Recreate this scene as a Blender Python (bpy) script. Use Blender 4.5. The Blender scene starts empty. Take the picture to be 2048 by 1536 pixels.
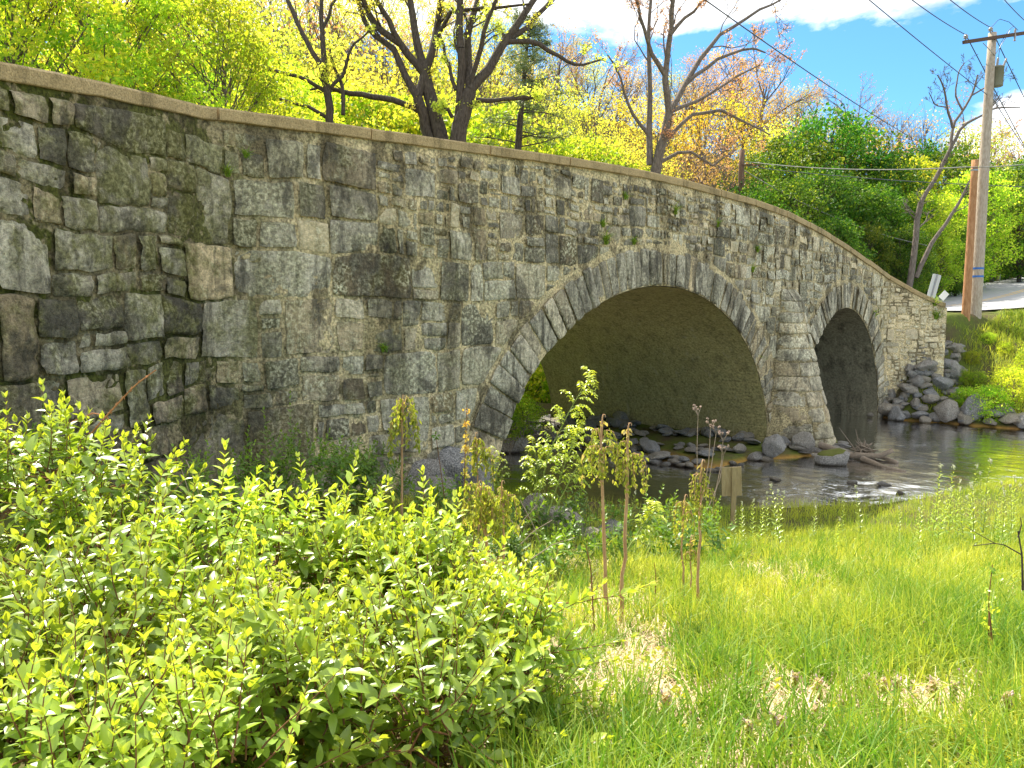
import bpy, math, random
import numpy as np
from math import radians, sin, cos, pi

# ------------------------------------------------------------------ camera, sky, sun, exposure
scene = bpy.context.scene
col = scene.collection
F_PX, HORIZON, CAM_Z = 1480.0, 622.0, 4.3          # photo pixels (2048 wide); water level is z = 0
PITCH = math.atan((768 - HORIZON) / F_PX)
cam_d = bpy.data.cameras.new('camera'); cam = bpy.data.objects.new('camera', cam_d); col.objects.link(cam)
cam_d.sensor_width = 36; cam_d.lens = F_PX / 2048 * 36; cam_d.clip_end = 2000; cam_d.clip_start = 0.05
cam.location = (0, 0, CAM_Z); cam.rotation_euler = (pi / 2 - PITCH, 0, 0)
scene.camera = cam
SUN_EL = radians(52)
SUN_AZ = math.atan2(-0.55, 0.835)                  # measured from +Y towards +X
SUN_DIR = np.array([sin(SUN_AZ) * cos(SUN_EL), cos(SUN_AZ) * cos(SUN_EL), sin(SUN_EL)])
sun_d = bpy.data.lights.new('sun', 'SUN'); sun = bpy.data.objects.new('sun', sun_d); col.objects.link(sun)
sun_d.energy = 4.2; sun_d.angle = radians(0.53); sun_d.color = (1.0, 0.93, 0.80)
sun.rotation_euler = (pi / 2 - SUN_EL, 0, pi - SUN_AZ)
scene.view_settings.view_transform = 'Standard'; scene.view_settings.look = 'None'
scene.view_settings.exposure = 1.5; scene.view_settings.gamma = 1.0
scene.render.engine = 'CYCLES'
scene.cycles.max_bounces = 7; scene.cycles.diffuse_bounces = 4; scene.cycles.transparent_max_bounces = 12
scene.cycles.use_denoising = True
scene.cycles.sample_clamp_indirect = 6


class NT:
    """small helper to write node trees"""
    def __init__(s, tree): s.t = tree; s.t.nodes.clear()
    def n(s, typ, ins=None, **props):
        nd = s.t.nodes.new(typ)
        for k, v in props.items(): setattr(nd, k, v)
        for k, v in (ins or {}).items():
            sock = nd.inputs[k]
            if hasattr(v, 'is_output') or isinstance(v, bpy.types.NodeSocket): s.t.links.new(v, sock)
            else: sock.default_value = v
        return nd
    def noise(s, vec, scale, detail=4, rough=0.55, dist=0.0):
        return s.n('ShaderNodeTexNoise', {'Vector': vec, 'Scale': scale, 'Detail': detail, 'Roughness': rough, 'Distortion': dist}).outputs['Fac']
    def ramp(s, fac, *stops):
        r = s.n('ShaderNodeValToRGB', {'Fac': fac}); e = r.color_ramp.elements
        while len(e) < len(stops): e.new(0.5)
        for i, (p, c) in enumerate(stops):
            e[i].position = p; e[i].color = (c, c, c, 1) if isinstance(c, (int, float)) else (*c, 1)
        return r.outputs['Color']
    def mix(s, fac, a, b, mode='MIX'):
        m = s.n('ShaderNodeMix', data_type='RGBA', blend_type=mode)
        for i, v in ((0, fac), (6, a), (7, b)):
            if isinstance(v, bpy.types.NodeSocket): s.t.links.new(v, m.inputs[i])
            elif isinstance(v, tuple): m.inputs[i].default_value = (*v, 1)
            else: m.inputs[i].default_value = v
        return m.outputs[2]
    def math(s, op, a, b=None, c=None, clamp=False):
        m = s.n('ShaderNodeMath', operation=op, use_clamp=clamp)
        for i, v in enumerate((a, b, c)):
            if v is None: continue
            if isinstance(v, bpy.types.NodeSocket): s.t.links.new(v, m.inputs[i])
            else: m.inputs[i].default_value = v
        return m.outputs[0]
    def coord(s, sx=1, sy=1, sz=1, kind='Object'):
        tc = s.n('ShaderNodeTexCoord').outputs[kind]
        return s.n('ShaderNodeMapping', {'Vector': tc, 'Scale': (sx, sy, sz)}).outputs[0]
    def link(s, a, b): s.t.links.new(a, b)


def world():
    w = bpy.data.worlds.new('World'); scene.world = w; w.use_nodes = True
    q = NT(w.node_tree)
    sky = q.n('ShaderNodeTexSky', sky_type='NISHITA', sun_disc=False, sun_elevation=SUN_EL, sun_rotation=SUN_AZ,
              air_density=1.0, dust_density=0.3, ozone_density=2.5, altitude=100)
    tint = q.mix(0.8, sky.outputs[0], q.mix(1.0, sky.outputs[0], (0.34, 0.78, 1.0), 'MULTIPLY'))
    d = q.n('ShaderNodeTexCoord').outputs['Generated']
    sep = q.n('ShaderNodeSeparateXYZ', {'Vector': d})
    z = sep.outputs['Z']
    v1 = q.n('ShaderNodeMapping', {'Vector': d, 'Scale': (1, 1, 2.6), 'Location': (0.35, 0.1, 0.0)}).outputs[0]
    n1 = q.noise(v1, 3.2, 8, 0.6, 0.3)
    # broken cloud deck: denser overhead, a clear belt of blue, cumulus heads low down
    high = q.n('ShaderNodeMapRange', {'Value': z, 'From Min': 0.275, 'From Max': 0.345, 'To Min': -0.20, 'To Max': 0.17}).outputs[0]
    r_ = ray(2010, 275); r_ = r_ / np.linalg.norm(r_)
    dd = q.n('ShaderNodeVectorMath', {0: d, 1: tuple(r_)}, operation='DISTANCE').outputs['Value']
    low = q.n('ShaderNodeMapRange', {'Value': dd, 'From Min': 0.085, 'From Max': 0.02, 'To Min': 0.0, 'To Max': 0.45}).outputs[0]
    dens = q.math('ADD', q.math('ADD', n1, high), low)
    mask = q.ramp(dens, (0.50, 0.0), (0.60, 1.0))
    n2 = q.noise(v1, 6.0, 6, 0.6)
    cc = q.mix(q.ramp(n2, (0.35, 0), (0.62, 1)), (4.2, 4.6, 5.2), (9.8, 9.6, 9.3))
    out = q.mix(q.math('MULTIPLY', mask, 0.93), tint, cc)
    bg = q.n('ShaderNodeBackground', {'Color': out, 'Strength': 0.088})
    q.link(bg.outputs[0], q.n('ShaderNodeOutputWorld').inputs[0])


# ------------------------------------------------------------------ small maths
def ray(px, py):
    u = (px - 1024) / F_PX; v = (768 - py) / F_PX
    return np.array([u, cos(PITCH) + sin(PITCH) * v, -sin(PITCH) + cos(PITCH) * v])

world()

def at(px, py, Y):
    r = ray(px, py); return np.array([0, 0, CAM_Z]) + r * (Y / r[1])

def _h(i, j, k, seed):
    n = (i * 73856093) ^ (j * 19349663) ^ (k * 83492791) ^ (seed * 2654435761 & 0x7fffffff)
    n = (n ^ (n >> 13)) * 1274126177 & 0x7fffffff
    n = (n ^ (n >> 16)) * 668265263 & 0x7fffffff
    return (n & 0xffff) / 65535.0

def vnoise(P, seed=0):
    P = np.asarray(P, float)
    I = np.floor(P).astype(np.int64); f = P - I; f = f * f * (3 - 2 * f)
    i, j, k = I[..., 0], I[..., 1], I[..., 2]; fx, fy, fz = f[..., 0], f[..., 1], f[..., 2]
    r = 0
    for a in (0, 1):
        for b in (0, 1):
            for c in (0, 1):
                r = r + _h(i + a, j + b, k + c, seed) * (fx if a else 1 - fx) * (fy if b else 1 - fy) * (fz if c else 1 - fz)
    return r * 2 - 1

def fbm(P, octv=3, seed=0):
    P = np.asarray(P, float); r = 0; amp = 1.0; tot = 0
    for o in range(octv):
        r = r + amp * vnoise(P * (2 ** o) + 17.3 * o, seed + o); tot += amp; amp *= 0.5
    return r / tot

def sstep(x, a, b):
    t = np.clip((np.asarray(x, float) - a) / (b - a), 0, 1); return t * t * (3 - 2 * t)

def xyz(a, b, c): return np.stack(np.broadcast_arrays(np.asarray(a, float), b, c), -1)

def norm(v): return v / np.maximum(np.linalg.norm(v, axis=-1, keepdims=True), 1e-9)

# ------------------------------------------------------------------ mesh and object helpers
def mesh(name, V, faces, mats, midx=None, smooth=True, attrs=None):
    """faces: list of (n, k) index arrays; attrs: name -> (nverts, 3)"""
    V = np.asarray(V, np.float32).reshape(-1, 3)
    me = bpy.data.meshes.new(name)
    faces = [np.asarray(f, np.int64) for f in faces if len(f)]
    loops = np.concatenate([f.ravel() for f in faces]); cnt = np.concatenate([np.full(len(f), f.shape[1]) for f in faces])
    me.vertices.add(len(V)); me.vertices.foreach_set('co', V.ravel())
    me.loops.add(len(loops)); me.loops.foreach_set('vertex_index', loops.astype(np.int32))
    me.polygons.add(len(cnt)); st = np.concatenate([[0], np.cumsum(cnt)[:-1]])
    me.polygons.foreach_set('loop_start', st.astype(np.int32)); me.polygons.foreach_set('loop_total', cnt.astype(np.int32))
    for m in (mats if isinstance(mats, (list, tuple)) else [mats]): me.materials.append(m)
    if midx is not None: me.polygons.foreach_set('material_index', np.asarray(midx, np.int32))
    me.polygons.foreach_set('use_smooth', np.full(len(cnt), smooth))
    for k, a in (attrs or {}).items():
        at_ = me.attributes.new(k, 'FLOAT_COLOR', 'POINT')
        a = np.asarray(a, np.float32); a = np.concatenate([a, np.ones((len(a), 1), np.float32)], 1)
        at_.data.foreach_set('color', a.ravel())
    me.update(calc_edges=True); me.validate()
    return me

def link(name, me, parent=None, loc=None, rot=None, scale=None):
    o = bpy.data.objects.new(name, me); col.objects.link(o)
    if parent: o.parent = parent
    if loc is not None: o.location = loc
    if rot is not None: o.rotation_euler = rot
    if scale is not None: o.scale = scale if hasattr(scale, '__len__') else (scale,) * 3
    return o

def tag(o, label, cat=None, group=None, kind=None):
    if label: o['label'] = label
    if cat: o['category'] = cat
    if group: o['group'] = group
    if kind: o['kind'] = kind
    return o

def thing(name, label, cat, loc=(0, 0, 0), group=None, rot=None):
    return tag(link(name, None, None, loc, rot), label, cat, group)

class Geo:
    """collects verts, faces, material ids and one colour attribute"""
    def __init__(s): s.V = []; s.F = {}; s.A = []; s.n = 0; s.order = []
    def add(s, V, F, mat=0, attr=(0.5, 0, 0)):
        V = np.asarray(V, float).reshape(-1, 3)
        for f in (F if isinstance(F, list) else [F]):
            f = np.asarray(f)
            if len(f): s.order.append((f + s.n, mat))
        s.V.append(V); a = np.asarray(attr, float)
        s.A.append(np.broadcast_to(a, (len(V), 3)) if a.ndim == 1 else a)
        s.n += len(V)
    def build(s, name, mats, smooth=True):
        mi = np.concatenate([np.full(len(f), m) for f, m in s.order])
        return mesh(name, np.concatenate(s.V), [f for f, _ in s.order], mats, mi, smooth, {'tone': np.concatenate(s.A)})

def gridf(n, m):
    i = np.arange(n - 1)[:, None] * m + np.arange(m - 1)[None, :]
    return np.stack([i, i + m, i + m + 1, i + 1], -1).reshape(-1, 4)

def tubes(P, R, k=5, cap=True):
    """P (n,m,3) polylines, R (n,m) radii -> verts, quads"""
    P = np.asarray(P, float); R = np.asarray(R, float)
    if P.ndim == 2: P = P[None]; R = R[None]
    n, m, _ = P.shape
    T = np.empty_like(P); T[:, 1:-1] = P[:, 2:] - P[:, :-2]; T[:, 0] = P[:, 1] - P[:, 0]; T[:, -1] = P[:, -1] - P[:, -2]
    T = norm(T); ov = norm(P[:, -1] - P[:, 0])
    ref = np.where(np.abs(ov[:, 2:3]) < 0.8, np.array([[0, 0, 1.0]]), np.array([[1.0, 0.13, 0]]))[:, None, :]
    A = norm(np.cross(T, np.broadcast_to(ref, T.shape))); B = np.cross(T, A)
    th = np.arange(k) / k * 2 * pi
    V = P[:, :, None] + R[:, :, None, None] * (np.cos(th)[:, None] * A[:, :, None] + np.sin(th)[:, None] * B[:, :, None])
    b = np.arange(n)[:, None, None] * m * k; i = np.arange(m - 1)[None, :, None] * k; j = np.arange(k)[None, None, :]; j2 = (j + 1) % k
    F = np.stack([b + i + j, b + i + j2, b + i + k + j2, b + i + k + j], -1).reshape(-1, 4)
    return V.reshape(-1, 3), F

def resample(pts, m):
    pts = np.asarray(pts, float); d = np.concatenate([[0], np.cumsum(np.linalg.norm(np.diff(pts[:, :3], axis=0), axis=1))])
    t = np.linspace(0, d[-1], m); return np.stack([np.interp(t, d, pts[:, i]) for i in range(pts.shape[1])], 1)

def box(c, s, R=None):
    """corner verts and quads of a box, centre c, half sizes s"""
    v = np.array([[x, y, z] for x in (-1, 1) for y in (-1, 1) for z in (-1, 1)], float) * np.asarray(s)
    if R is not None: v = v @ np.asarray(R).T
    f = np.array([[0, 1, 3, 2], [4, 6, 7, 5], [0, 4, 5, 1], [2, 3, 7, 6], [0, 2, 6, 4], [1, 5, 7, 3]])
    return v + np.asarray(c), f

# ------------------------------------------------------------------ materials
def material(name):
    m = bpy.data.materials.new(name); m.use_nodes = True; return m, NT(m.node_tree)

def finish(q, bsdf): q.link(bsdf.outputs[0], q.n('ShaderNodeOutputMaterial').inputs[0])

def bump(q, h, strength=0.5, dist=0.02, normal=None):
    ins = {'Height': h, 'Strength': strength, 'Distance': dist}
    if normal is not None: ins['Normal'] = normal
    return q.n('ShaderNodeBump', ins).outputs[0]

def tone(q):
    a = q.n('ShaderNodeAttribute', attribute_name='tone')
    s = q.n('ShaderNodeSeparateColor', {'Color': a.outputs['Color']})
    return s.outputs[0], s.outputs[1], s.outputs[2]

def mat_stone(name, streak=0.6, lich=0.9):
    """weathered limestone: tone = (random, moss, tan)"""
    m, q = material(name); r, g, b = tone(q); c = q.coord()
    big = q.noise(c, 0.55, 4); mid = q.noise(c, 3.3, 6, 0.62); fine = q.noise(c, 17, 7, 0.68); grit = q.noise(c, 70, 4, 0.7)
    vs = q.noise(q.coord(5.5, 5.5, 0.55), 1.6, 6, 0.62)
    r3 = q.math('FRACT', q.math('MULTIPLY', r, 23.7)); colr = q.mix(r, (0.13, 0.114, 0.082), (0.68, 0.61, 0.45)); colr = q.mix(q.ramp(r3, (0.6, 0), (0.95, 0.55)), colr, q.mix(1.0, colr, (1.25, 0.98, 0.62), 'MULTIPLY'))
    colr = q.mix(q.math('MULTIPLY', b, 0.85), colr, q.mix(r, (0.50, 0.43, 0.30), (0.90, 0.72, 0.42)))
    # pale lichen, in patches
    lm = q.math('MULTIPLY', q.ramp(q.math('ADD', q.math('MULTIPLY', fine, 0.65), q.math('MULTIPLY', vs, 0.35)), (0.48, 0), (0.56, 1)), q.ramp(q.math('ADD', mid, q.math('MULTIPLY', big, 0.6)), (0.70, 0), (0.88, 1)))
    r2 = q.math('FRACT', q.math('MULTIPLY', r, 7.31)); colr = q.mix(q.math('MULTIPLY', lm, q.math('MULTIPLY', q.math('ADD', 0.25, r2), lich), clamp=True), colr, (0.88, 0.82, 0.60))
    # black water streaks
    sm = q.math('MULTIPLY', q.ramp(vs, (0.50, 0), (0.64, 1)), q.math('SUBTRACT', 1.0, q.math('MULTIPLY', b, 0.8)))
    colr = q.mix(q.math('MULTIPLY', sm, streak), colr, (0.05, 0.045, 0.034))
    wide = q.noise(q.coord(0.9, 0.9, 0.20), 1.25, 5, 0.6, 0.3)
    colr = q.mix(q.math('MULTIPLY', q.ramp(wide, (0.53, 0), (0.64, 0.72)), q.math('SUBTRACT', 1.0, b)), colr, q.mix(1.0, colr, (0.26, 0.25, 0.22), 'MULTIPLY'))
    # moss
    mm = q.math('MULTIPLY', q.ramp(q.math('ADD', mid, q.math('MULTIPLY', big, 0.9)), (0.82, 0), (1.02, 1)), g)
    colr = q.mix(q.math('MULTIPLY', mm, 0.8), colr, q.mix(fine, (0.07, 0.072, 0.014), (0.22, 0.205, 0.05)))
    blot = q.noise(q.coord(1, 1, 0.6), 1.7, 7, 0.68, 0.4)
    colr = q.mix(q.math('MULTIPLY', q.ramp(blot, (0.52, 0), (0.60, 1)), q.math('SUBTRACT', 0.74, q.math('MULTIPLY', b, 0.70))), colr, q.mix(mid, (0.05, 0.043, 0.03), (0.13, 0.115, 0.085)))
    colr = q.mix(q.math('SUBTRACT', 0.85, q.math('MULTIPLY', b, 0.4)), colr, q.mix(1.0, colr, q.ramp(q.math('ADD', q.math('MULTIPLY', fine, 0.6), q.math('MULTIPLY', grit, 0.4)), (0.37, 0.35), (0.5, 1.0), (0.62, 1.6)), 'MULTIPLY'))  # lichen and dirt speckle, strengthened so the colour also carries relief shading
    h = q.math('ADD', q.math('MULTIPLY', mid, 0.55), q.math('ADD', q.math('MULTIPLY', fine, 0.6), q.math('MULTIPLY', grit, 0.22)))
    h = q.math('ADD', h, q.math('MULTIPLY', vs, 0.35))
    bs = q.n('ShaderNodeBsdfPrincipled', {'Base Color': colr, 'Roughness': 0.92, 'Normal': bump(q, h, 1.0, 0.085)})
    bs.inputs['Specular IOR Level'].default_value = 0.25
    finish(q, bs); return m

def mat_mortar():
    m, q = material('mortar'); r, g, b = tone(q); c = q.coord()
    big = q.noise(c, 0.7, 4); mid = q.noise(c, 4, 6, 0.6); fine = q.noise(c, 22, 6, 0.65)
    dark = q.mix(mid, (0.11, 0.09, 0.045), (0.34, 0.28, 0.16))
    pale = q.mix(mid, (0.48, 0.36, 0.17), (0.88, 0.74, 0.46))
    f = q.math('ADD', r, q.math('MULTIPLY', q.math('SUBTRACT', big, 0.5), 1.6), clamp=True)
    colr = q.mix(f, dark, pale)
    mm = q.math('MULTIPLY', q.ramp(q.math('ADD', mid, big), (0.93, 0), (1.12, 1)), g)
    colr = q.mix(mm, colr, (0.07, 0.075, 0.014))
    wide = q.noise(q.coord(0.9, 0.9, 0.20), 1.25, 5, 0.6, 0.3)
    colr = q.mix(q.ramp(wide, (0.53, 0), (0.64, 0.6)), colr, q.mix(1.0, colr, (0.3, 0.28, 0.24), 'MULTIPLY'))
    blot = q.noise(q.coord(1, 1, 0.6), 1.7, 7, 0.68, 0.4)
    colr = q.mix(q.math('MULTIPLY', q.ramp(blot, (0.50, 0), (0.58, 1)), 0.75), colr, (0.075, 0.06, 0.032))
    colr = q.mix(0.8, colr, q.mix(1.0, colr, q.ramp(fine, (0.38, 0.35), (0.5, 1.0), (0.62, 1.6)), 'MULTIPLY'))
    h = q.math('ADD', mid, q.math('MULTIPLY', fine, 0.5))
    bs = q.n('ShaderNodeBsdfPrincipled', {'Base Color': colr, 'Roughness': 0.95, 'Normal': bump(q, h, 0.9, 0.07)})
    bs.inputs['Specular IOR Level'].default_value = 0.2
    finish(q, bs); return m

def mat_concrete(name, lo, hi, scale=2.0, stain=(0.05, 0.045, 0.03), stain_amt=0.5, board=0.0):
    m, q = material(name); c = q.coord()
    big = q.noise(c, scale * 0.35, 5); mid = q.noise(c, scale * 2.2, 6, 0.6); fine = q.noise(c, scale * 14, 5, 0.7)
    st = q.noise(q.coord(2.2, 2.2, 0.35), 1.3, 6, 0.65)
    colr = q.mix(q.math('ADD', q.math('MULTIPLY', mid, 0.6), q.math('MULTIPLY', big, 0.4)), lo, hi)
    colr = q.mix(q.math('MULTIPLY', q.ramp(st, (0.5, 0), (0.66, 1)), stain_amt), colr, stain)
    colr = q.mix(0.7, colr, q.mix(1.0, colr, q.ramp(fine, (0.36, 0.4), (0.5, 1.0), (0.64, 1.5)), 'MULTIPLY'))
    h = q.math('ADD', mid, q.math('MULTIPLY', fine, 0.6))
    if board:
        wv = q.n('ShaderNodeTexWave', {'Vector': q.coord(0, 0, 1), 'Scale': 0.9, 'Distortion': 0.4, 'Detail': 2}, wave_type='BANDS', bands_direction='Z').outputs['Fac']
        ln = q.ramp(wv, (0.0, 0.0), (0.06, 1.0)); h = q.math('ADD', h, q.math('MULTIPLY', ln, board))
        pit = q.ramp(q.noise(c, 6.5, 4, 0.6), (0.66, 0), (0.72, 1)); colr = q.mix(pit, colr, stain)
        lime = q.ramp(q.noise(q.coord(1.6, 1.6, 0.25), 2.1, 5, 0.6), (0.60, 0), (0.72, 0.5)); colr = q.mix(lime, colr, (0.42, 0.37, 0.25))
    bs = q.n('ShaderNodeBsdfPrincipled', {'Base Color': colr, 'Roughness': 0.9, 'Normal': bump(q, h, 0.5, 0.02)})
    bs.inputs['Specular IOR Level'].default_value = 0.25
    finish(q, bs); return m

def mat_leaf(name, c0, c1, young, trans=0.45, gloss=0.4, hue=0.03, spec=0.5):
    """tone = (random per leaf, age/youth, -)"""
    m, q = material(name); r, g, _ = tone(q)
    colr = q.mix(r, c0, c1); colr = q.mix(g, colr, young)
    rnd = q.n('ShaderNodeObjectInfo').outputs['Random']
    hs = q.n('ShaderNodeHueSaturation', {'Color': colr, 'Hue': q.n('ShaderNodeMapRange', {'Value': rnd, 'To Min': 0.5 - hue * 1.2, 'To Max': 0.5 + hue * 1.2}).outputs[0],
             'Value': q.n('ShaderNodeMapRange', {'Value': q.math('FRACT', q.math('MULTIPLY', rnd, 7.3)), 'To Min': 0.72, 'To Max': 1.2}).outputs[0]}).outputs[0]
    bs = q.n('ShaderNodeBsdfPrincipled', {'Base Color': hs, 'Roughness': gloss}); bs.inputs['Specular IOR Level'].default_value = spec
    tr = q.n('ShaderNodeBsdfTranslucent', {'Color': q.mix(1.0, hs, (1.75, 1.6, 0.7), 'MULTIPLY')})
    mx = q.n('ShaderNodeMixShader', {0: trans}); q.link(bs.outputs[0], mx.inputs[1]); q.link(tr.outputs[0], mx.inputs[2])
    finish(q, mx); return m

def mat_bark(name, lo, hi, scale=9):
    m, q = material(name); c = q.coord(1, 1, 0.25)
    n1 = q.noise(c, scale, 6, 0.65); n2 = q.noise(q.coord(), 1.2, 3)
    colr = q.mix(q.ramp(n1, (0.35, 0), (0.65, 1)), lo, hi)
    colr = q.mix(q.math('MULTIPLY', n2, 0.5), colr, q.mix(0.5, lo, hi))
    bs = q.n('ShaderNodeBsdfPrincipled', {'Base Color': colr, 'Roughness': 0.9, 'Normal': bump(q, n1, 0.8, 0.03)})
    bs.inputs['Specular IOR Level'].default_value = 0.2
    finish(q, bs); return m

def mat_rock():
    m, q = material('boulder_stone'); c = q.coord()
    rnd = q.n('ShaderNodeObjectInfo').outputs['Random']
    big = q.noise(c, 1.4, 4); mid = q.noise(c, 5, 6, 0.62); fine = q.noise(c, 28, 6, 0.7)
    colr = q.mix(mid, q.mix(rnd, (0.085, 0.082, 0.078), (0.15, 0.125, 0.095)), q.mix(rnd, (0.42, 0.42, 0.42), (0.52, 0.45, 0.35)))
    colr = q.mix(q.ramp(fine, (0.52, 0), (0.66, 0.6)), colr, (0.55, 0.53, 0.46)); colr = q.mix(0.8, colr, q.mix(1.0, colr, q.ramp(fine, (0.36, 0.3), (0.5, 1.0), (0.64, 1.6)), 'MULTIPLY'))
    geo = q.n('ShaderNodeNewGeometry'); z = q.n('ShaderNodeSeparateXYZ', {'Vector': geo.outputs['Position']}).outputs['Z']
    wet = q.n('ShaderNodeMapRange', {'Value': q.math('ADD', z, q.math('MULTIPLY', mid, 0.06)), 'From Min': 0.13, 'From Max': 0.05}).outputs[0]
    colr = q.mix(wet, colr, q.mix(1.0, colr, (0.3, 0.27, 0.22), 'MULTIPLY'))
    bs = q.n('ShaderNodeBsdfPrincipled', {'Base Color': colr, 'Roughness': 0.85, 'Normal': bump(q, q.math('ADD', mid, q.math('MULTIPLY', fine, 0.5)), 1.0, 0.12)})
    bs.inputs['Specular IOR Level'].default_value = 0.3
    finish(q, bs); return m

def mat_plain(name, c, rough=0.6, metal=0.0, var=0.15, scale=8, bmp=0.2):
    m, q = material(name); n1 = q.noise(q.coord(), scale, 5, 0.6)
    lo = tuple(x * (1 - var) for x in c); hi = tuple(min(1, x * (1 + var)) for x in c)
    bs = q.n('ShaderNodeBsdfPrincipled', {'Base Color': q.mix(n1, lo, hi), 'Roughness': rough, 'Metallic': metal, 'Normal': bump(q, n1, bmp, 0.01)})
    finish(q, bs); return m

def mat_attr(name, c0, c1, rough=0.8, trans=0.0, spec=0.3):
    """two-colour material mixed by tone.r"""
    m, q = material(name); r, g, _ = tone(q)
    colr = q.mix(r, c0, c1)
    bs = q.n('ShaderNodeBsdfPrincipled', {'Base Color': colr, 'Roughness': rough}); bs.inputs['Specular IOR Level'].default_value = spec
    if trans:
        tr = q.n('ShaderNodeBsdfTranslucent', {'Color': q.mix(1.0, colr, (1.5, 1.4, 0.9), 'MULTIPLY')})
        mx = q.n('ShaderNodeMixShader', {0: trans}); q.link(bs.outputs[0], mx.inputs[1]); q.link(tr.outputs[0], mx.inputs[2]); bs = mx
    finish(q, bs); return m

M = {}
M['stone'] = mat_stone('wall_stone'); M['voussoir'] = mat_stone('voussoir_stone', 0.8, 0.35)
M['mortar'] = mat_mortar()
M['coping'] = mat_concrete('coping_concrete', (0.20, 0.14, 0.06), (0.50, 0.375, 0.195), 3.4, (0.09, 0.068, 0.03), 0.6)
M['barrel'] = mat_concrete('barrel_concrete', (0.25, 0.215, 0.09), (0.42, 0.36, 0.165), 1.0, (0.10, 0.088, 0.045), 0.45, board=0.8)
M['rock'] = mat_rock()
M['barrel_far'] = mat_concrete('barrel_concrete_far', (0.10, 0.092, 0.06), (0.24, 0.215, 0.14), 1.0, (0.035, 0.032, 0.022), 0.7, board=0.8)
# ------------------------------------------------------------------ plan of the place: river, road, terrain
# (s, t): s runs along the bridge wall to the right bank, t from the wall towards the camera
O2 = np.array([0, 251 / 16.7]); D2 = np.array([0.71135355, 0.70283435]); N2 = np.array([0.70283435, -0.71135355])
def st_of(x, y):
    dx, dy = np.asarray(x, float) - O2[0], np.asarray(y, float) - O2[1]
    return dx * D2[0] + dy * D2[1], dx * N2[0] + dy * N2[1]
def xy_of(s, t): return O2[0] + s * D2[0] + t * N2[0], O2[1] + s * D2[1] + t * N2[1]

RIVER = np.array([(-3, -60), (-1.0, -20), (0.0, -9), (0.2, -4), (1.2, -0.5), (2.4, 2.2), (5.4, 4.9), (10.2, 6.6), (12.6, 12), (13, 40), (13, 90),
                  (24, 90), (24, 40), (22.6, 12), (21.4, 4.7), (20.9, 0.6), (21.4, -0.3), (21.4, -9), (20, -20), (18, -60)], float)
def river_dist(s, t):
    """positive on land, negative in the river"""
    P = np.stack([s, t], -1); A = RIVER; B = np.roll(RIVER, -1, 0)
    best = np.full(P.shape[:-1], 1e9); ins = np.zeros(P.shape[:-1], bool)
    for a, b in zip(A, B):
        ab = b - a; k = np.clip(((P - a) @ ab) / (ab @ ab), 0, 1)
        best = np.minimum(best, np.linalg.norm(P - a - k[..., None] * ab, axis=-1))
        c = (a[1] > P[..., 1]) != (b[1] > P[..., 1])
        xi = a[0] + (P[..., 1] - a[1]) / (ab[1] if abs(ab[1]) > 1e-9 else 1e-9) * ab[0]
        ins ^= c & (P[..., 0] < xi)
    return np.where(ins, -best, best)

ROAD = np.array([(-8.0, 14.5, 6.2), (2, 24, 6.3), (8.5, 30, 5.6), (12.5, 33.7, 4.6), (17.5, 36.5, 4.2), (23.5, 39, 4.55), (32, 46.5, 5.5), (43, 60, 6.8), (60, 76, 8.2), (90, 96, 9.5)], float)
def _chaikin(p, n=3):
    for _ in range(n):
        q = np.empty((2 * len(p) - 2, p.shape[1])); q[0::2] = .75 * p[:-1] + .25 * p[1:]; q[1::2] = .25 * p[:-1] + .75 * p[1:]
        p = np.concatenate([p[:1], q, p[-1:]])
    return p
ROADC = resample(_chaikin(ROAD), 90)
def road_near(x, y):
    d = np.full(np.shape(x), 1e9); z = np.zeros(np.shape(x))
    for p in ROADC:
        dd = np.hypot(x - p[0], y - p[1]); m = dd < d
        d = np.where(m, dd, d); z = np.where(m, p[2], z)
    return d, z

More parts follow.
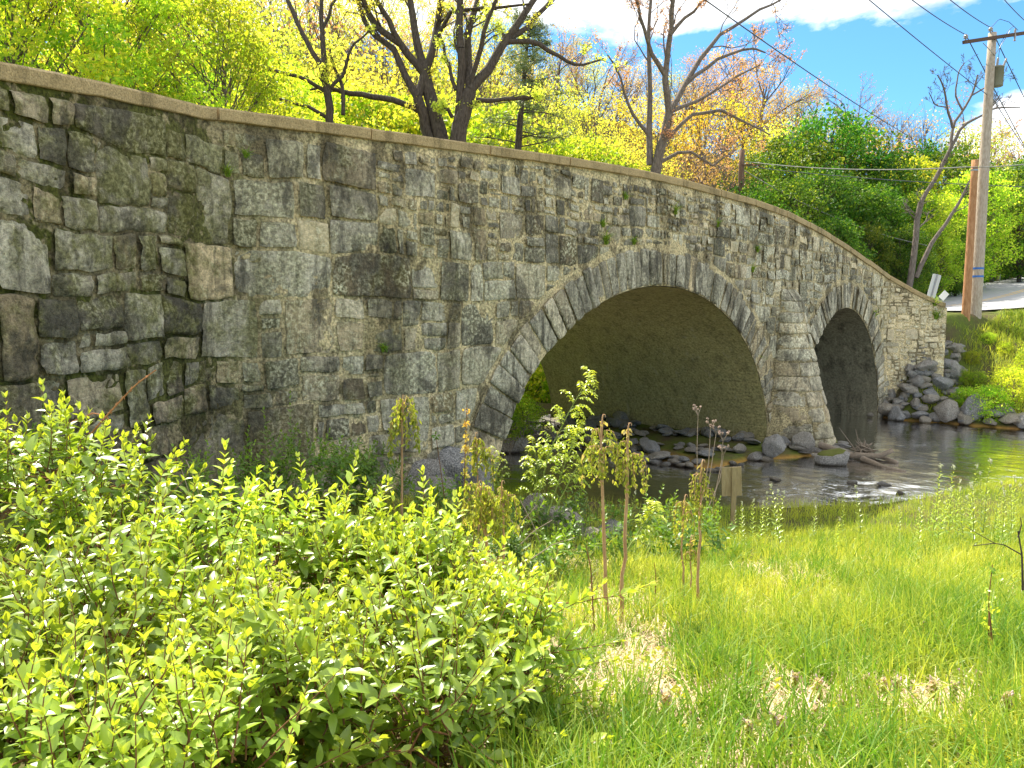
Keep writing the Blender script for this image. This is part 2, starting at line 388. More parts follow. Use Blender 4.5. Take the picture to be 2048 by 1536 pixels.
def ground(x, y, detail=True):
    x = np.asarray(x, float); y = np.asarray(y, float)
    s, t = st_of(x, y); dr = river_dist(s, t); P = xyz(x, y, 0.0)
    zp = np.clip(2.75 - 0.205 * (y - 1.5), 0.30, 3.0) + 0.65 * sstep(-s, -0.5, 2.5) * sstep(-t, -6, -1)
    left = np.minimum(zp, 0.06 + 0.62 * np.maximum(dr, 0))
    right = np.minimum(4.05, 0.05 + (2.3 - 1.62 * sstep(t, .8, 2.2)) * np.maximum(dr, 0))
    z = np.where(s > 16.5, right, left)
    back = np.minimum(3.0, 0.05 + 0.5 * np.maximum(dr, 0)); z = np.where((t < -9.3) & (s < 16.5), back, z)
    u = x / np.maximum(y, 5)
    R = np.interp(u, [-.9, -.3, 0.0, .3, .5, .7, 1.1], [31, 28, 25, 17, 12, 8, 6])
    hill = R * sstep(y, 36, 88) * sstep(-t, 12, 22) + 14 * sstep(y, 90, 200) * sstep(-t, 12, 22)
    z = z + hill
    bed = -0.10 - 0.40 * np.clip(-dr / 1.6, 0, 1) + 0.06 * vnoise(P * 1.3, 5)
    bed = np.where((s < 6.2) & (t < -1.5), np.maximum(bed, -0.20 + 0.05 * vnoise(P * 1.7, 6)), bed)         # sandy shallows at the left of the large arch
    bar = -0.55 + 0.62 * sstep(s, 6.3, 7.4) + 0.16 * sstep(s, 7.4, 11.0) + 0.05 * vnoise(P * 1.9, 8)            # stony bar along the vault and round the pier
    bar = bar - 0.75 * sstep(t - 0.45 * np.clip(s - 9.2, 0, 2), 0.1, 1.6) - 0.8 * sstep(s, 13.4, 14.3)
    bed = np.maximum(bed, bar); z = np.where(dr < 0, bed, z)
    if detail:
        z = z + np.where(dr > 0, np.clip(dr, 0, 1), 0) * (0.10 * fbm(P * 0.6, 3, 3) + 0.035 * fbm(P * 2.6, 2, 9))
    d, rz = road_near(x, y); w = sstep(-d, -6.2, -4.0) * (y > 28) * sstep(s, 21.2, 21.9) * np.where(t < -0.3, 1.0, sstep(s, 22.9, 24.4))
    return z * (1 - w) + (rz - 0.05) * w

def mat_ground():
    m, q = material('ground'); c = q.coord(); n1 = q.noise(c, 1.1, 5); n2 = q.noise(c, 9, 6, 0.65); n3 = q.noise(q.coord(1, 0.4, 1), 60, 4, 0.7)
    straw = q.mix(n3, (0.20, 0.14, 0.07), (0.58, 0.46, 0.28)); soil = q.mix(n2, (0.045, 0.034, 0.02), (0.14, 0.105, 0.06))
    green = q.mix(n2, (0.05, 0.075, 0.012), (0.14, 0.17, 0.03))
    geo = q.n('ShaderNodeNewGeometry'); sp = q.n('ShaderNodeSeparateXYZ', {'Vector': geo.outputs['Position']})
    near = q.n('ShaderNodeMapRange', {'Value': sp.outputs['Y'], 'From Min': 9.0, 'From Max': 5.5}).outputs[0]
    xm = q.n('ShaderNodeMapRange', {'Value': sp.outputs['X'], 'From Min': -0.8, 'From Max': 0.1}).outputs[0]
    f = q.math('MULTIPLY', q.math('MULTIPLY', near, xm), q.ramp(q.math('ADD', n1, q.math('MULTIPLY', n2, 0.4)), (0.5, 0.35), (0.75, 1)))
    colr = q.mix(f, q.mix(q.ramp(q.math('ADD', n1, q.math('MULTIPLY', n2, 0.3)), (0.5, 0), (0.75, 1)), soil, green), straw)
    zz = sp.outputs['Z']
    wet = q.n('ShaderNodeMapRange', {'Value': zz, 'From Min': 0.10, 'From Max': -0.02}).outputs[0]
    colr = q.mix(wet, colr, q.mix(n2, (0.22, 0.11, 0.025), (0.55, 0.31, 0.085)))
    deep = q.n('ShaderNodeMapRange', {'Value': zz, 'From Min': -0.27, 'From Max': -0.40}).outputs[0]
    colr = q.mix(deep, colr, q.mix(n2, (0.018, 0.016, 0.008), (0.06, 0.05, 0.025)))
    bs = q.n('ShaderNodeBsdfPrincipled', {'Base Color': colr, 'Roughness': 0.95, 'Normal': bump(q, q.math('ADD', n2, q.math('MULTIPLY', n3, 0.5)), 0.8, 0.04)})
    bs.inputs['Specular IOR Level'].default_value = 0.1
    finish(q, bs); return m

def build_terrain():
    def axis(lo, hi, c0, c1, fine, grow=1.13):
        a = list(np.arange(c0, c1, fine)); st = fine
        while a[-1] < hi: st *= grow; a.append(a[-1] + st)
        st = fine; b = []
        v = c0
        while v > lo: st *= grow; v -= st; b.append(v)
        return np.array(b[::-1] + a)
    X = axis(-500, 500, -7, 26, 0.22); Y = axis(-60, 900, 1, 40, 0.22)
    gx, gy = np.meshgrid(X, Y, indexing='ij')
    V = xyz(gx, gy, ground(gx, gy))
    o = link('ground', mesh('ground', V.reshape(-1, 3), [gridf(len(X), len(Y))], mat_ground())); tag(o, None, kind='structure')

def mat_water():
    m, q = material('river_water'); c = q.coord()
    a = q.n('ShaderNodeAttribute', attribute_name='tone'); sp = q.n('ShaderNodeSeparateColor', {'Color': a.outputs['Color']})
    rap, foam = sp.outputs[0], sp.outputs[1]
    geo = q.n('ShaderNodeNewGeometry'); rot = q.n('ShaderNodeMapping', {'Vector': geo.outputs['Position'], 'Rotation': (0, 0, 0.75)}).outputs[0]
    sc = q.n('ShaderNodeMapping', {'Vector': rot, 'Scale': (0.55, 1.0, 1)}).outputs[0]
    n1 = q.noise(sc, 2.4, 4, 0.5, 0.4); n2 = q.noise(sc, 9, 4, 0.55, 0.6)
    h = q.math('ADD', q.math('MULTIPLY', n1, 0.8), q.math('MULTIPLY', n2, q.math('ADD', 0.16, q.math('MULTIPLY', rap, 0.5))))
    nr = bump(q, h, 0.30, 0.10)
    fr = q.n('ShaderNodeFresnel', {'IOR': 1.33, 'Normal': nr}).outputs[0]
    gl = q.n('ShaderNodeBsdfGlossy', {'Color': (1, 1, 1, 1), 'Roughness': 0.02, 'Normal': nr})
    tr = q.n('ShaderNodeBsdfTransparent', {'Color': (0.52, 0.33, 0.11, 1)})
    mx = q.n('ShaderNodeMixShader', {0: fr}); q.link(tr.outputs[0], mx.inputs[1]); q.link(gl.outputs[0], mx.inputs[2])
    fm = q.n('ShaderNodeBsdfDiffuse', {'Color': (0.72, 0.76, 0.8, 1)})
    ff = q.math('MULTIPLY', foam, q.ramp(q.noise(sc, 16, 4, 0.65), (0.5, 0), (0.68, 1)))
    m2 = q.n('ShaderNodeMixShader', {0: ff}); q.link(mx.outputs[0], m2.inputs[1]); q.link(fm.outputs[0], m2.inputs[2])
    finish(q, m2); return m

RAPID = [(at(1690, 985, 17.6), 2.6), (at(1820, 1000, 16.8), 2.2), (at(1600, 1000, 17.0), 1.8)]
STREAK = [(at(1800, 920, 21.0), 1.8), (at(1830, 890, 23.5), 1.4), (at(1860, 1000, 16.9), 1.2)]
def build_water():
    a = np.concatenate([np.arange(-60, -6, 2.0), np.arange(-6, 25, 0.085), np.arange(25, 60, 2.0)])
    b = np.concatenate([np.arange(-60, -11, 2.0), np.arange(-11, 13, 0.085), np.arange(13, 95, 2.0)])
    S, T = np.meshgrid(a, b, indexing='ij'); x, y = xy_of(S, T)
    rap = np.zeros_like(x); fo = np.zeros_like(x)
    for c, r in RAPID: rap = np.maximum(rap, np.exp(-(((x - c[0]) / r) ** 2 + ((y - c[1]) / (r * 0.55)) ** 2)))
    for c, r in STREAK: fo = np.maximum(fo, np.exp(-(((x - c[0]) / r) ** 2 + ((y - c[1]) / (r * 0.35)) ** 2)))
    P = xyz(x * 0.75 + y * 0.3, y * 1.1 - x * 0.3, 0)
    w1 = fbm(P * 1.1, 3, 40); w2 = 1 - 2 * np.abs(fbm(P * 2.6 + 7, 3, 44))
    h = 0.012 * w1 + rap * (0.030 * w2 + 0.03 * w1)
    foam = np.clip(rap * sstep(w2, 0.45, 0.9) * 0.7 + fo * sstep(w2, 0.5, 0.85) * 0.5, 0, 1)
    V = xyz(x, y, h)
    tn = np.stack([rap, foam, 0 * rap], -1).reshape(-1, 3)
    o = link('river_water', mesh('river_water', V.reshape(-1, 3), [gridf(len(a), len(b))], mat_water(), attrs={'tone': tn}))
    tag(o, None, kind='structure')

def build_road():
    c = ROADC; T = norm(np.gradient(c[:, :2], axis=0)); Nn = np.stack([T[:, 1], -T[:, 0]], 1)
    m, q = material('asphalt'); n1 = q.noise(q.coord(), 3, 5); n2 = q.noise(q.coord(), 90, 3, 0.7)
    colr = q.mix(n1, (0.26, 0.26, 0.265), (0.36, 0.36, 0.365)); colr = q.mix(0.4, colr, q.mix(1.0, colr, q.ramp(n2, (0.3, 0.6), (0.7, 1.4)), 'MULTIPLY'))
    finish(q, q.n('ShaderNodeBsdfPrincipled', {'Base Color': colr, 'Roughness': 0.85}))
    wide = np.interp(np.arange(len(c)), [20, 38], [0.0, 1.3])       # the road flares at the end of the bridge
    def strip(name, o0, o1, dz, mat, par=None, sel=slice(None)):
        o0 = (o0 + (wide if o0 > 1 else 0 * wide))[sel, None][:, 0]; o1 = (o1 + (wide if o1 > 1 else 0 * wide))[sel, None][:, 0]
        A = np.stack([c[sel, 0] + Nn[sel, 0] * o0, c[sel, 1] + Nn[sel, 1] * o0, c[sel, 2] + dz], 1)
        B = np.stack([c[sel, 0] + Nn[sel, 0] * o1, c[sel, 1] + Nn[sel, 1] * o1, c[sel, 2] + dz], 1)
        V = np.stack([A, B], 1).reshape(-1, 3)
        return link(name, mesh(name, V, [gridf(len(A), 2)[:, ::-1]], mat), par)
    r = strip('road', -3.9, 3.9, 0.02, m); tag(r, None, kind='structure')
    yel = mat_plain('yellow_line_paint', (0.62, 0.40, 0.12), 0.8); whi = mat_plain('white_line_paint', (0.75, 0.75, 0.72), 0.8)
    sel = slice(18, None)
    for a in (-0.19, 0.09): tag(strip('centre_line', a, a + 0.10, 0.026, yel, r, sel), None)
    for a in (3.1, -3.4): tag(strip('edge_line', a, a + 0.10, 0.026, whi, r, sel), None)

build_terrain(); build_water(); build_road()

# ------------------------------------------------------------------ the stone bridge
PLAN = np.array([(-6.97, 1.90), (-5.54069149, 6.67553191), (-4.3167285, 10.76490897), (15.08874046, 29.9379771), (17.068, 29.52941176), (17.25, 29.5)])
_l = np.linalg.norm(np.diff(PLAN, axis=0), axis=1); A_MAIN0 = -6.06833
PA = np.concatenate([[0], np.cumsum(_l)]); PA = PA - PA[2] + A_MAIN0        # arc coordinate; equals s on the straight part
A0, A1 = PA[0], PA[-1]
_T = np.diff(PLAN, axis=0) / _l[:, None]; _N = np.stack([_T[:, 1], -_T[:, 0]], 1)
def wall_n(a):
    a = np.asarray(a, float); kn = []; vn = []
    for i in range(len(_N)):
        kn += [PA[i] + 0.25, PA[i + 1] - 0.25]; vn += [_N[i], _N[i]]
    vn = np.array(vn); n = np.stack([np.interp(a, kn, vn[:, 0]), np.interp(a, kn, vn[:, 1])], -1)
    return norm(n)
def wallpos(a, z, off):
    n = wall_n(a); a = np.asarray(a, float)
    return xyz(np.interp(a, PA, PLAN[:, 0]) + n[..., 0] * off, np.interp(a, PA, PLAN[:, 1]) + n[..., 1] * off, z)

TOP = np.array([(-16, 6.05), (-9.16, 6.81), (-7.91, 6.98), (-5.94, 7.17), (-3.71, 7.30), (-0.69, 7.45), (1.75, 7.57), (4.31, 7.65), (6.13, 7.65), (7.73, 7.60), (9.98, 7.53), (11.89, 7.42),
                (14.55, 7.06), (17.08, 6.60), (19.2, 6.17), (21.3, 5.70), (22.21, 5.15), (23.11, 4.70), (23.7, 4.5), (26, 4.1)])
CAP = 0.185
def ztop(a): return np.interp(a, TOP[:, 0], TOP[:, 1])
ARCH = [(5.3, 5.95, 4.93, 0.92), (17.02, 3.62, 4.41, 0.92)]          # centre, half span, rise, ring depth
BW = 9.1                                                                # width of the bridge

def zfloor(a):
    """underside of the wall face: arch intrados or below ground"""
    z = np.full(np.shape(a), -0.7)
    for c, ha, hb, _ in ARCH:
        q = 1 - ((a - c) / ha) ** 2; z = np.where(q > 0, np.maximum(z, hb * np.sqrt(np.maximum(q, 0))), z)
    return z

def stone_patch(g, mapf, u0, u1, v0, v1, rng, attr, pushf=None, H=0.045, gap=0.016, mat=0, step=0.055, edge=0.04, rough=1.0, warp=0.05):
    """one dressed stone: a small grid in wall coordinates with rounded edges and a rough face"""
    w, h = u1 - u0, v1 - v0
    nu = int(np.clip(w / step, 4, 18)) + 1; nv = int(np.clip(h / step, 4, 18)) + 1
    e = 0.18                                             # extra row near the border
    uu = np.concatenate([[0, e / nu], np.linspace(0, 1, nu)[1:-1], [1 - e / nu, 1]]); vv = np.concatenate([[0, e / nv], np.linspace(0, 1, nv)[1:-1], [1 - e / nv, 1]])
    gu = gap * rng.uniform(.5, 1.7)
    U, Vv = np.meshgrid(u0 + gu + (w - 2 * gu) * uu, v0 + gu + (h - 2 * gu) * vv, indexing='ij')
    # rounded corners
    cu, cv = (U - (u0 + u1) / 2) / (w / 2), (Vv - (v0 + v1) / 2) / (h / 2)
    rr = rng.uniform(0.02, 0.10); k = 1 - rr * (np.abs(cu) ** 3) * (np.abs(cv) ** 3)
    U = (u0 + u1) / 2 + cu * w / 2 * k; Vv = (v0 + v1) / 2 + cv * h / 2 * k
    de = np.minimum(np.minimum(1 - np.abs(cu), 1) * w / 2, np.minimum(1 - np.abs(cv), 1) * h / 2)
    Pw = xyz(U * 1.7, Vv * 1.7, 0.3)
    Pb = Pw * .55; U = U + warp * 1.2 * vnoise(Pb, 15); Vv = Vv + warp * 1.2 * vnoise(Pb + 30, 16)
    U2 = U + warp * vnoise(Pw, 11) + warp * .4 * vnoise(Pw * 3.7, 13); V2 = Vv + warp * vnoise(Pw + 40, 12) + warp * .4 * vnoise(Pw * 3.7 + 9, 14)
    fac = np.ones_like(U)
    if pushf is not None:
        U2, V2, fac = pushf(U2, V2)
        if np.mean(fac <= 0.001) > 0.8: return
    d = np.clip(de / edge, 0, 1) * fac; prof = 1 - (1 - d) ** 2.6
    hz = H * rng.uniform(0.45, 1.5); tilt = rng.normal(0, 0.010, 2)
    so = rng.integers(0, 999)
    Pn = xyz(U2 * 4.5, V2 * 4.5, so * 1.37)
    fct = np.min([rng.uniform(.0, .35) + rng.normal(0, .9) * cu + rng.normal(0, .9) * cv for _ in range(4)], 0)      # broken facets
    face = hz + 0.014 * rough * np.clip(fct, -1.6, .3) + tilt[0] * cu + tilt[1] * cv + rough * (0.022 * fbm(Pn, 3, 21) + 0.012 * (1 - 2 * np.abs(vnoise(Pn * 3.1, 25))))
    off = -0.035 + (face + 0.035) * prof
    V3 = mapf(U2, V2, off)
    g.add(V3.reshape(-1, 3), gridf(*U.shape), mat, attr)

def split_cells(rng, u0, u1, v0, v1, size, out):
    w, h = u1 - u0, v1 - v0; T = size((u0 + u1) / 2, (v0 + v1) / 2)
    if w < 0.13 or h < 0.13: out.append((u0, u1, v0, v1)); return
    if max(w / 1.35, h) <= T * rng.choice([0.7, 0.95, 1.25, 1.9], p=[.3, .3, .25, .15]): out.append((u0, u1, v0, v1)); return
    k = rng.uniform(0.26, 0.74)
    if w / 1.25 * rng.uniform(.8, 1.25) > h:
        m = u0 + w * k; split_cells(rng, u0, m, v0, v1, size, out); split_cells(rng, m, u1, v0, v1, size, out)
    else:
        m = v0 + h * k; split_cells(rng, u0, u1, v0, m, size, out); split_cells(rng, u0, u1, m, v1, size, out)

def build_bridge():
    rng = np.random.default_rng(4)
    br = thing('stone_bridge', 'grey rubble stone bridge with two arches over the river', 'bridge')
    # ---- rubble facing
    def size(a, z):
        d = ztop(a) - z
        T = np.interp(a, [-10, -2, 4, 12, 20.5, 21.5], [0.62, 0.66, 0.58, 0.50, 0.40, 0.27])
        if -3.5 < a < 9: T *= np.interp(d, [0.2, 1.6, 2.3], [0.50, 0.62, 1.0])
        return T
    def push(U, V):
        fac = np.ones_like(U); top = ztop(U) - CAP - 0.07 - 0.06 * vnoise(xyz(U * 1.1, 0 * U, 0.5), 31)
        V2 = np.minimum(V, top); fac *= np.clip((top - V) / 0.05, 0, 1); U2 = U
        for c, ha, hb, rg in ARCH:
            A, B = ha + rg + 0.02, hb + rg + 0.02; da, dz = U2 - c, V2
            qq = np.sqrt((da / A) ** 2 + (np.maximum(dz, 0) / B) ** 2); ins = qq < 1
            sc = np.where(ins, 1 / np.maximum(qq, 0.2), 1)
            U2 = c + da * sc; V2 = np.where(dz > 0, dz * sc, dz)
            fac = np.minimum(fac, np.clip((qq - 1) / 0.045, 0, 1))
        return U2, V2, fac
    g = Geo(); cells = []
    zc = -0.45
    while zc < 7.6:
        h = rng.uniform(0.75, 1.15); a = A0 - rng.uniform(0, .5)
        while a < A1:
            w = rng.uniform(0.9, 1.9); split_cells(rng, max(a, A0), min(a + w, A1), zc, zc + h, size, cells); a += w
        zc += h
    for u0, u1, v0, v1 in cells:
        uc, vc = (u0 + u1) / 2, (v0 + v1) / 2
        if u1 - u0 < 0.1 or vc > ztop(uc) - CAP - 0.10: continue
        if any(((uc - c) / (ha + rg)) ** 2 + (max(vc, 0) / (hb + rg)) ** 2 < 0.96 for c, ha, hb, rg in ARCH): continue
        gp = wallpos(uc, 0, 0.3); 
        if v1 < float(ground(gp[0], gp[1])) - 0.25: continue
        moss = float(np.interp(uc, [-9, -6.2, -5.2, 0, 8], [1.0, 0.95, 0.5, 0.35, 0.25])); tan_ = float(np.interp(uc, [19.5, 21.2], [0.0, 1.0]))
        if rng.random() < 0.06 and vc > 5 and uc > -6: tan_ = max(tan_, 0.8)
        stone_patch(g, wallpos, u0, u1, v0, v1, rng, (rng.beta(1.5, 1.5), moss, tan_), push, H=0.05 if uc > -6 else 0.065, mat=0,
                    rough=1.0 if uc > -6 else 1.7, gap=0.027 if uc > -6 else 0.018, warp=0.040 if uc > -6 else 0.055)
    # mortar bed behind the stones, cut round both arches
    asamp = np.unique(np.concatenate([np.arange(A0, A1, 0.12), PA] + [c + ha * np.sin(np.linspace(-pi / 2, pi / 2, 61)) for c, ha, _, _ in ARCH]))
    nz = 40; k = np.linspace(0, 1, nz)
    zb, zt = zfloor(asamp), ztop(asamp) - CAP + 0.01
    Z = zb[:, None] + (zt - zb)[:, None] * k; Aa = np.broadcast_to(asamp[:, None], Z.shape)
    off = 0.016 + 0.014 * fbm(xyz(Aa * 3, Z * 3, 0.1), 3, 51)
    pale = np.interp(Aa, [-9, -6, -4.5, 0, 6, 10, 20, 21.3], [0.10, 0.30, 0.95, 1.0, 0.8, 0.6, 0.65, 1.0]) + 0.35 * sstep(Z - ztop(Aa) + CAP + 0.30, 0, .12) * sstep(Aa, 9, 11)
    moss = np.interp(Aa, [-9, -6.2, -5.2, 0, 8], [1.0, 0.9, 0.5, 0.3, 0.15])
    g.add(wallpos(Aa, Z, off).reshape(-1, 3), gridf(*Z.shape), 1, np.stack([pale, moss, 0 * pale], -1).reshape(-1, 3))
    # end return of the right wing and the far (upstream) face, plain mortar
    q = np.array([wallpos(A1, z, o) for z in (-.5, float(ztop(A1)) - CAP) for o in (-1.2, 0.0)]); g.add(q, np.array([[0, 1, 3, 2]]), 1, (0.5, 0.4, 0))
    msk = (asamp > -16) & (asamp < 22)
    ab = asamp[msk]; Zb = zfloor(ab)[:, None] + (ztop(ab) - CAP - zfloor(ab))[:, None] * np.linspace(0, 1, 6); Ab = np.broadcast_to(ab[:, None], Zb.shape)
    xb, yb = xy_of(Ab, -BW); g.add(xyz(xb, yb, Zb).reshape(-1, 3), gridf(*Zb.shape)[:, ::-1], 1, (0.3, 0.3, 0))
    # deck between the parapets and their inner faces
    for z_off, t0, t1 in ((-1.0, -0.45, -BW + 0.45),):
        am = np.linspace(-14, 22, 60); x0, y0 = xy_of(am, t0); x1, y1 = xy_of(am, t1); zz = ztop(am) + z_off
        g.add(np.stack([xyz(x0, y0, zz), xyz(x1, y1, zz)], 1).reshape(-1, 3), gridf(60, 2), 1, (0.2, 0, 0))
        for t in (t0, t1):
            x0, y0 = xy_of(am, t); g.add(np.stack([xyz(x0, y0, zz), xyz(x0, y0, ztop(am) - CAP)], 1).reshape(-1, 3), gridf(60, 2), 1, (0.5, 0.2, 0))
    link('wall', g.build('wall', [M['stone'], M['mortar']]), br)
    # ---- arch rings of narrow radial stones
    for ci, (c, ha, hb, rg) in enumerate(ARCH):
        g = Geo(); th = np.linspace(0, pi, 600); ex, ez = c - ha * np.cos(th), hb * np.sin(th)
        L = np.concatenate([[0], np.cumsum(np.hypot(np.diff(ex), np.diff(ez)))])
        def ring(U, V, off, ha=ha, hb=hb, c=c, L=L, th=th):
            t = np.interp(U, L, th); nx, nz_ = -hb * np.cos(t), ha * np.sin(t); ln = np.hypot(nx, nz_)
            return wallpos(c - ha * np.cos(t) + nx / ln * V, hb * np.sin(t) + nz_ / ln * V, off)
        l = 0.0
        while l < L[-1]:
            steep = abs(l / L[-1] - 0.5) * 2
            w = rng.uniform(0.22, 0.34) * (1 + 0.9 * max(0, steep - 0.35) * (1.2 if ci == 0 and l < L[-1] / 2 else .4)) * (1 if ci == 0 else 0.8)
            w = min(w, L[-1] - l + 0.05)
            dep = rg * rng.uniform(0.90, 1.02)
            stone_patch(g, ring, l, l + w, -0.012, dep, rng, (rng.beta(2.2, 2.0) * 0.9 + .05, 0.12, 0.0), None, H=0.085, gap=0.013, mat=0, step=0.06, edge=0.030, rough=0.7, warp=0.018)
            l += w
        U, V = np.meshgrid(np.linspace(0, L[-1], 160), np.linspace(0.0, rg, 4), indexing='ij')
        g.add(ring(U, V, 0.030 + 0 * U).reshape(-1, 3), gridf(*U.shape), 1, (0.75 if ci == 0 else .5, 0.15, 0))
        o = link('arch_ring', g.build('arch_ring', [M['voussoir'], M['mortar']]), br)
        tag(o, 'ring of narrow stones round the large arch' if ci == 0 else 'ring of narrow stones round the small arch')
        # barrel vault
        th = np.linspace(-0.12, pi + 0.12, 90); tt = np.linspace(0.015, -BW, 70); TH, TT = np.meshgrid(th, tt, indexing='ij')
        ins = 0.012 * fbm(xyz(TH * 5, TT * 1.5, 0.2), 3, 61) + 0.01
        S = c - (ha - ins) * np.cos(TH); Zv = (hb - ins) * np.sin(TH); x, y = xy_of(S, TT)
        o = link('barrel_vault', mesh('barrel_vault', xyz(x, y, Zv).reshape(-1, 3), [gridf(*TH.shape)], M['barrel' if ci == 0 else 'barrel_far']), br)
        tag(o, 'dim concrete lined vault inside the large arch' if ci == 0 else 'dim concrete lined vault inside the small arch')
    # ---- tapered cutwater on the pier
    g = Geo(); sc_ = 12.33
    def cut(U, V, off):
        z = V; p = np.clip(1.60 - 0.27 * z, 0.02, 9) + off; w = np.clip(1.24 - 0.145 * z, 0.3, 9) + off
        p = np.where(z > 4.62, np.clip(p * (1 - (z - 4.62) / 0.5), 0, 9), p)
        return (lambda xy: xyz(xy[0], xy[1], z))(xy_of(sc_ - w * np.cos(U), 0.02 + p * np.clip(np.sin(U), 0, 1) ** 0.72))
    z = -0.4
    while z < 4.7:
        h = rng.uniform(0.30, 0.52); h = min(h, 5.05 - z); u = 0
        while u < pi:
            w = rng.uniform(0.5, 1.15) * (1.0 if z < 2.5 else 1.6); w = pi - u if pi - u - w < 0.35 else w
            if z < 1.3: stone_patch(g, cut, u, u + w, z, z + h, rng, (rng.uniform(.25, .6), 0.3, 0.30), None, H=0.02, gap=0.008, mat=0, step=.06, rough=2.2, warp=.03)
            else: stone_patch(g, cut, u, u + w, z, z + h, rng, (rng.uniform(.4, .8), 0.2, 0.12), None, H=0.03, gap=0.010, mat=0, step=.06, edge=.04, warp=.012)
            u += w
        z += h
    U, V = np.meshgrid(np.linspace(0, pi, 30), np.linspace(-0.5, 5.1, 40), indexing='ij'); g.add(cut(U, V, 0 * U).reshape(-1, 3), gridf(*U.shape), 1, (0.45, 0.2, 0))
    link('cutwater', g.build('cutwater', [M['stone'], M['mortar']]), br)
    # ---- coping slabs
    joints = [A0, -12.4, -9.4, -5.93, -3.35, -0.66, 1.65, 3.6, 6.1, 7.95, 9.95, 11.4, 11.95, 13.6, 15.3, 17.1, 19.0, 21.25, 23.35]
    prof = np.array([(-0.50, 0.0), (0.075, 0.0), (0.085, 0.012), (0.088, CAP - 0.035), (0.070, CAP - 0.006), (-0.2, CAP + 0.008), (-0.49, CAP), (-0.50, CAP - 0.02)])
    for j0, j1 in zip(joints[:-1], joints[1:]):
        n = max(3, int((j1 - j0) / 0.25)); aa = np.linspace(j0 + 0.014, j1 - 0.014, n)
        jz = rng.normal(0, 0.009); jo = rng.normal(0, 0.010)
        G = []
        for o_, dz in prof:
            wob = 0.008 * vnoise(xyz(aa * 6, o_ * 9 + 0 * aa, dz * 20), 71)
            G.append(wallpos(aa, ztop(aa) - CAP + dz + jz + wob, o_ + jo + wob))
        G = np.stack(G, 1); k = len(prof)
        V = G.reshape(-1, 3); i = np.arange(n - 1)[:, None] * k; j = np.arange(k)[None]; F = np.stack([i + j, i + (j + 1) % k, i + k + (j + 1) % k, i + k + j], -1).reshape(-1, 4)
        me = mesh('coping_slab', V, [F[:, ::-1], np.array([np.arange(k)]), np.array([np.arange(k)[::-1] + (n - 1) * k])], M['coping'], smooth=False)
        link('coping_slab', me, br)
    # far parapet coping
    aa = np.linspace(-14, 21.6, 80); G = np.stack([(lambda xy: xyz(xy[0], xy[1], ztop(aa) - CAP + dz))(xy_of(aa, -BW + 0.47 + o_)) for o_, dz in prof], 1); k = len(prof)
    i = np.arange(79)[:, None] * k; j = np.arange(k)[None]; F = np.stack([i + j, i + (j + 1) % k, i + k + (j + 1) % k, i + k + j], -1).reshape(-1, 4)
    me = mesh('far_coping', G.reshape(-1, 3), [F, np.array([np.arange(k)]), np.array([np.arange(k) + 79 * k])], M['coping'], smooth=False); link('far_coping', me, br)
    return br
BRIDGE = build_bridge()
# ------------------------------------------------------------------ boulders
from mathutils import Vector
def rock_mesh(seed, flat=0.7):
    import bmesh
    bm = bmesh.new(); bmesh.ops.create_icosphere(bm, subdivisions=4, radius=1.0)
    V = np.array([v.co[:] for v in bm.verts]); F = np.array([[v.index for v in f.verts] for f in bm.faces]); bm.free()
    rng = np.random.default_rng(seed)
    for _ in range(11):
        n = norm(rng.normal(size=3)); d = rng.uniform(0.60, 0.88); k = V @ n - d
        V = V - np.where(k > 0, k * 0.92, 0)[:, None] * n
    V = V * (1 + 0.12 * fbm(V * 1.3, 2, seed)[:, None] + 0.075 * fbm(V * 3.8, 4, seed + 7)[:, None])
    V = V * np.array([1.0, rng.uniform(.65, .9), flat * rng.uniform(.8, 1.15)])
    return mesh('boulder', V, [F], M['rock'])
ROCKS = [rock_mesh(100 + i, f) for i, f in enumerate((0.75, 0.6, 0.85, 0.5, 0.7, 0.42))]
_rr = np.random.default_rng(77)
def rock(x, y, size, label, group=None, z=None, flat=None, sink=0.3, k=None, name='boulder'):
    if z is None: z = float(ground(x, y))
    o = link(name, ROCKS[_rr.integers(0, 6) if k is None else k], None, (x, y, z + size * (0.55 - sink)), (_rr.uniform(-.3, .3), _rr.uniform(-.3, .3), _rr.uniform(0, 6.28)),
             (size, size * _rr.uniform(.8, 1.1), size * (_rr.uniform(.8, 1.15) if flat is None else flat)))
    return tag(o, label, 'boulder', group)

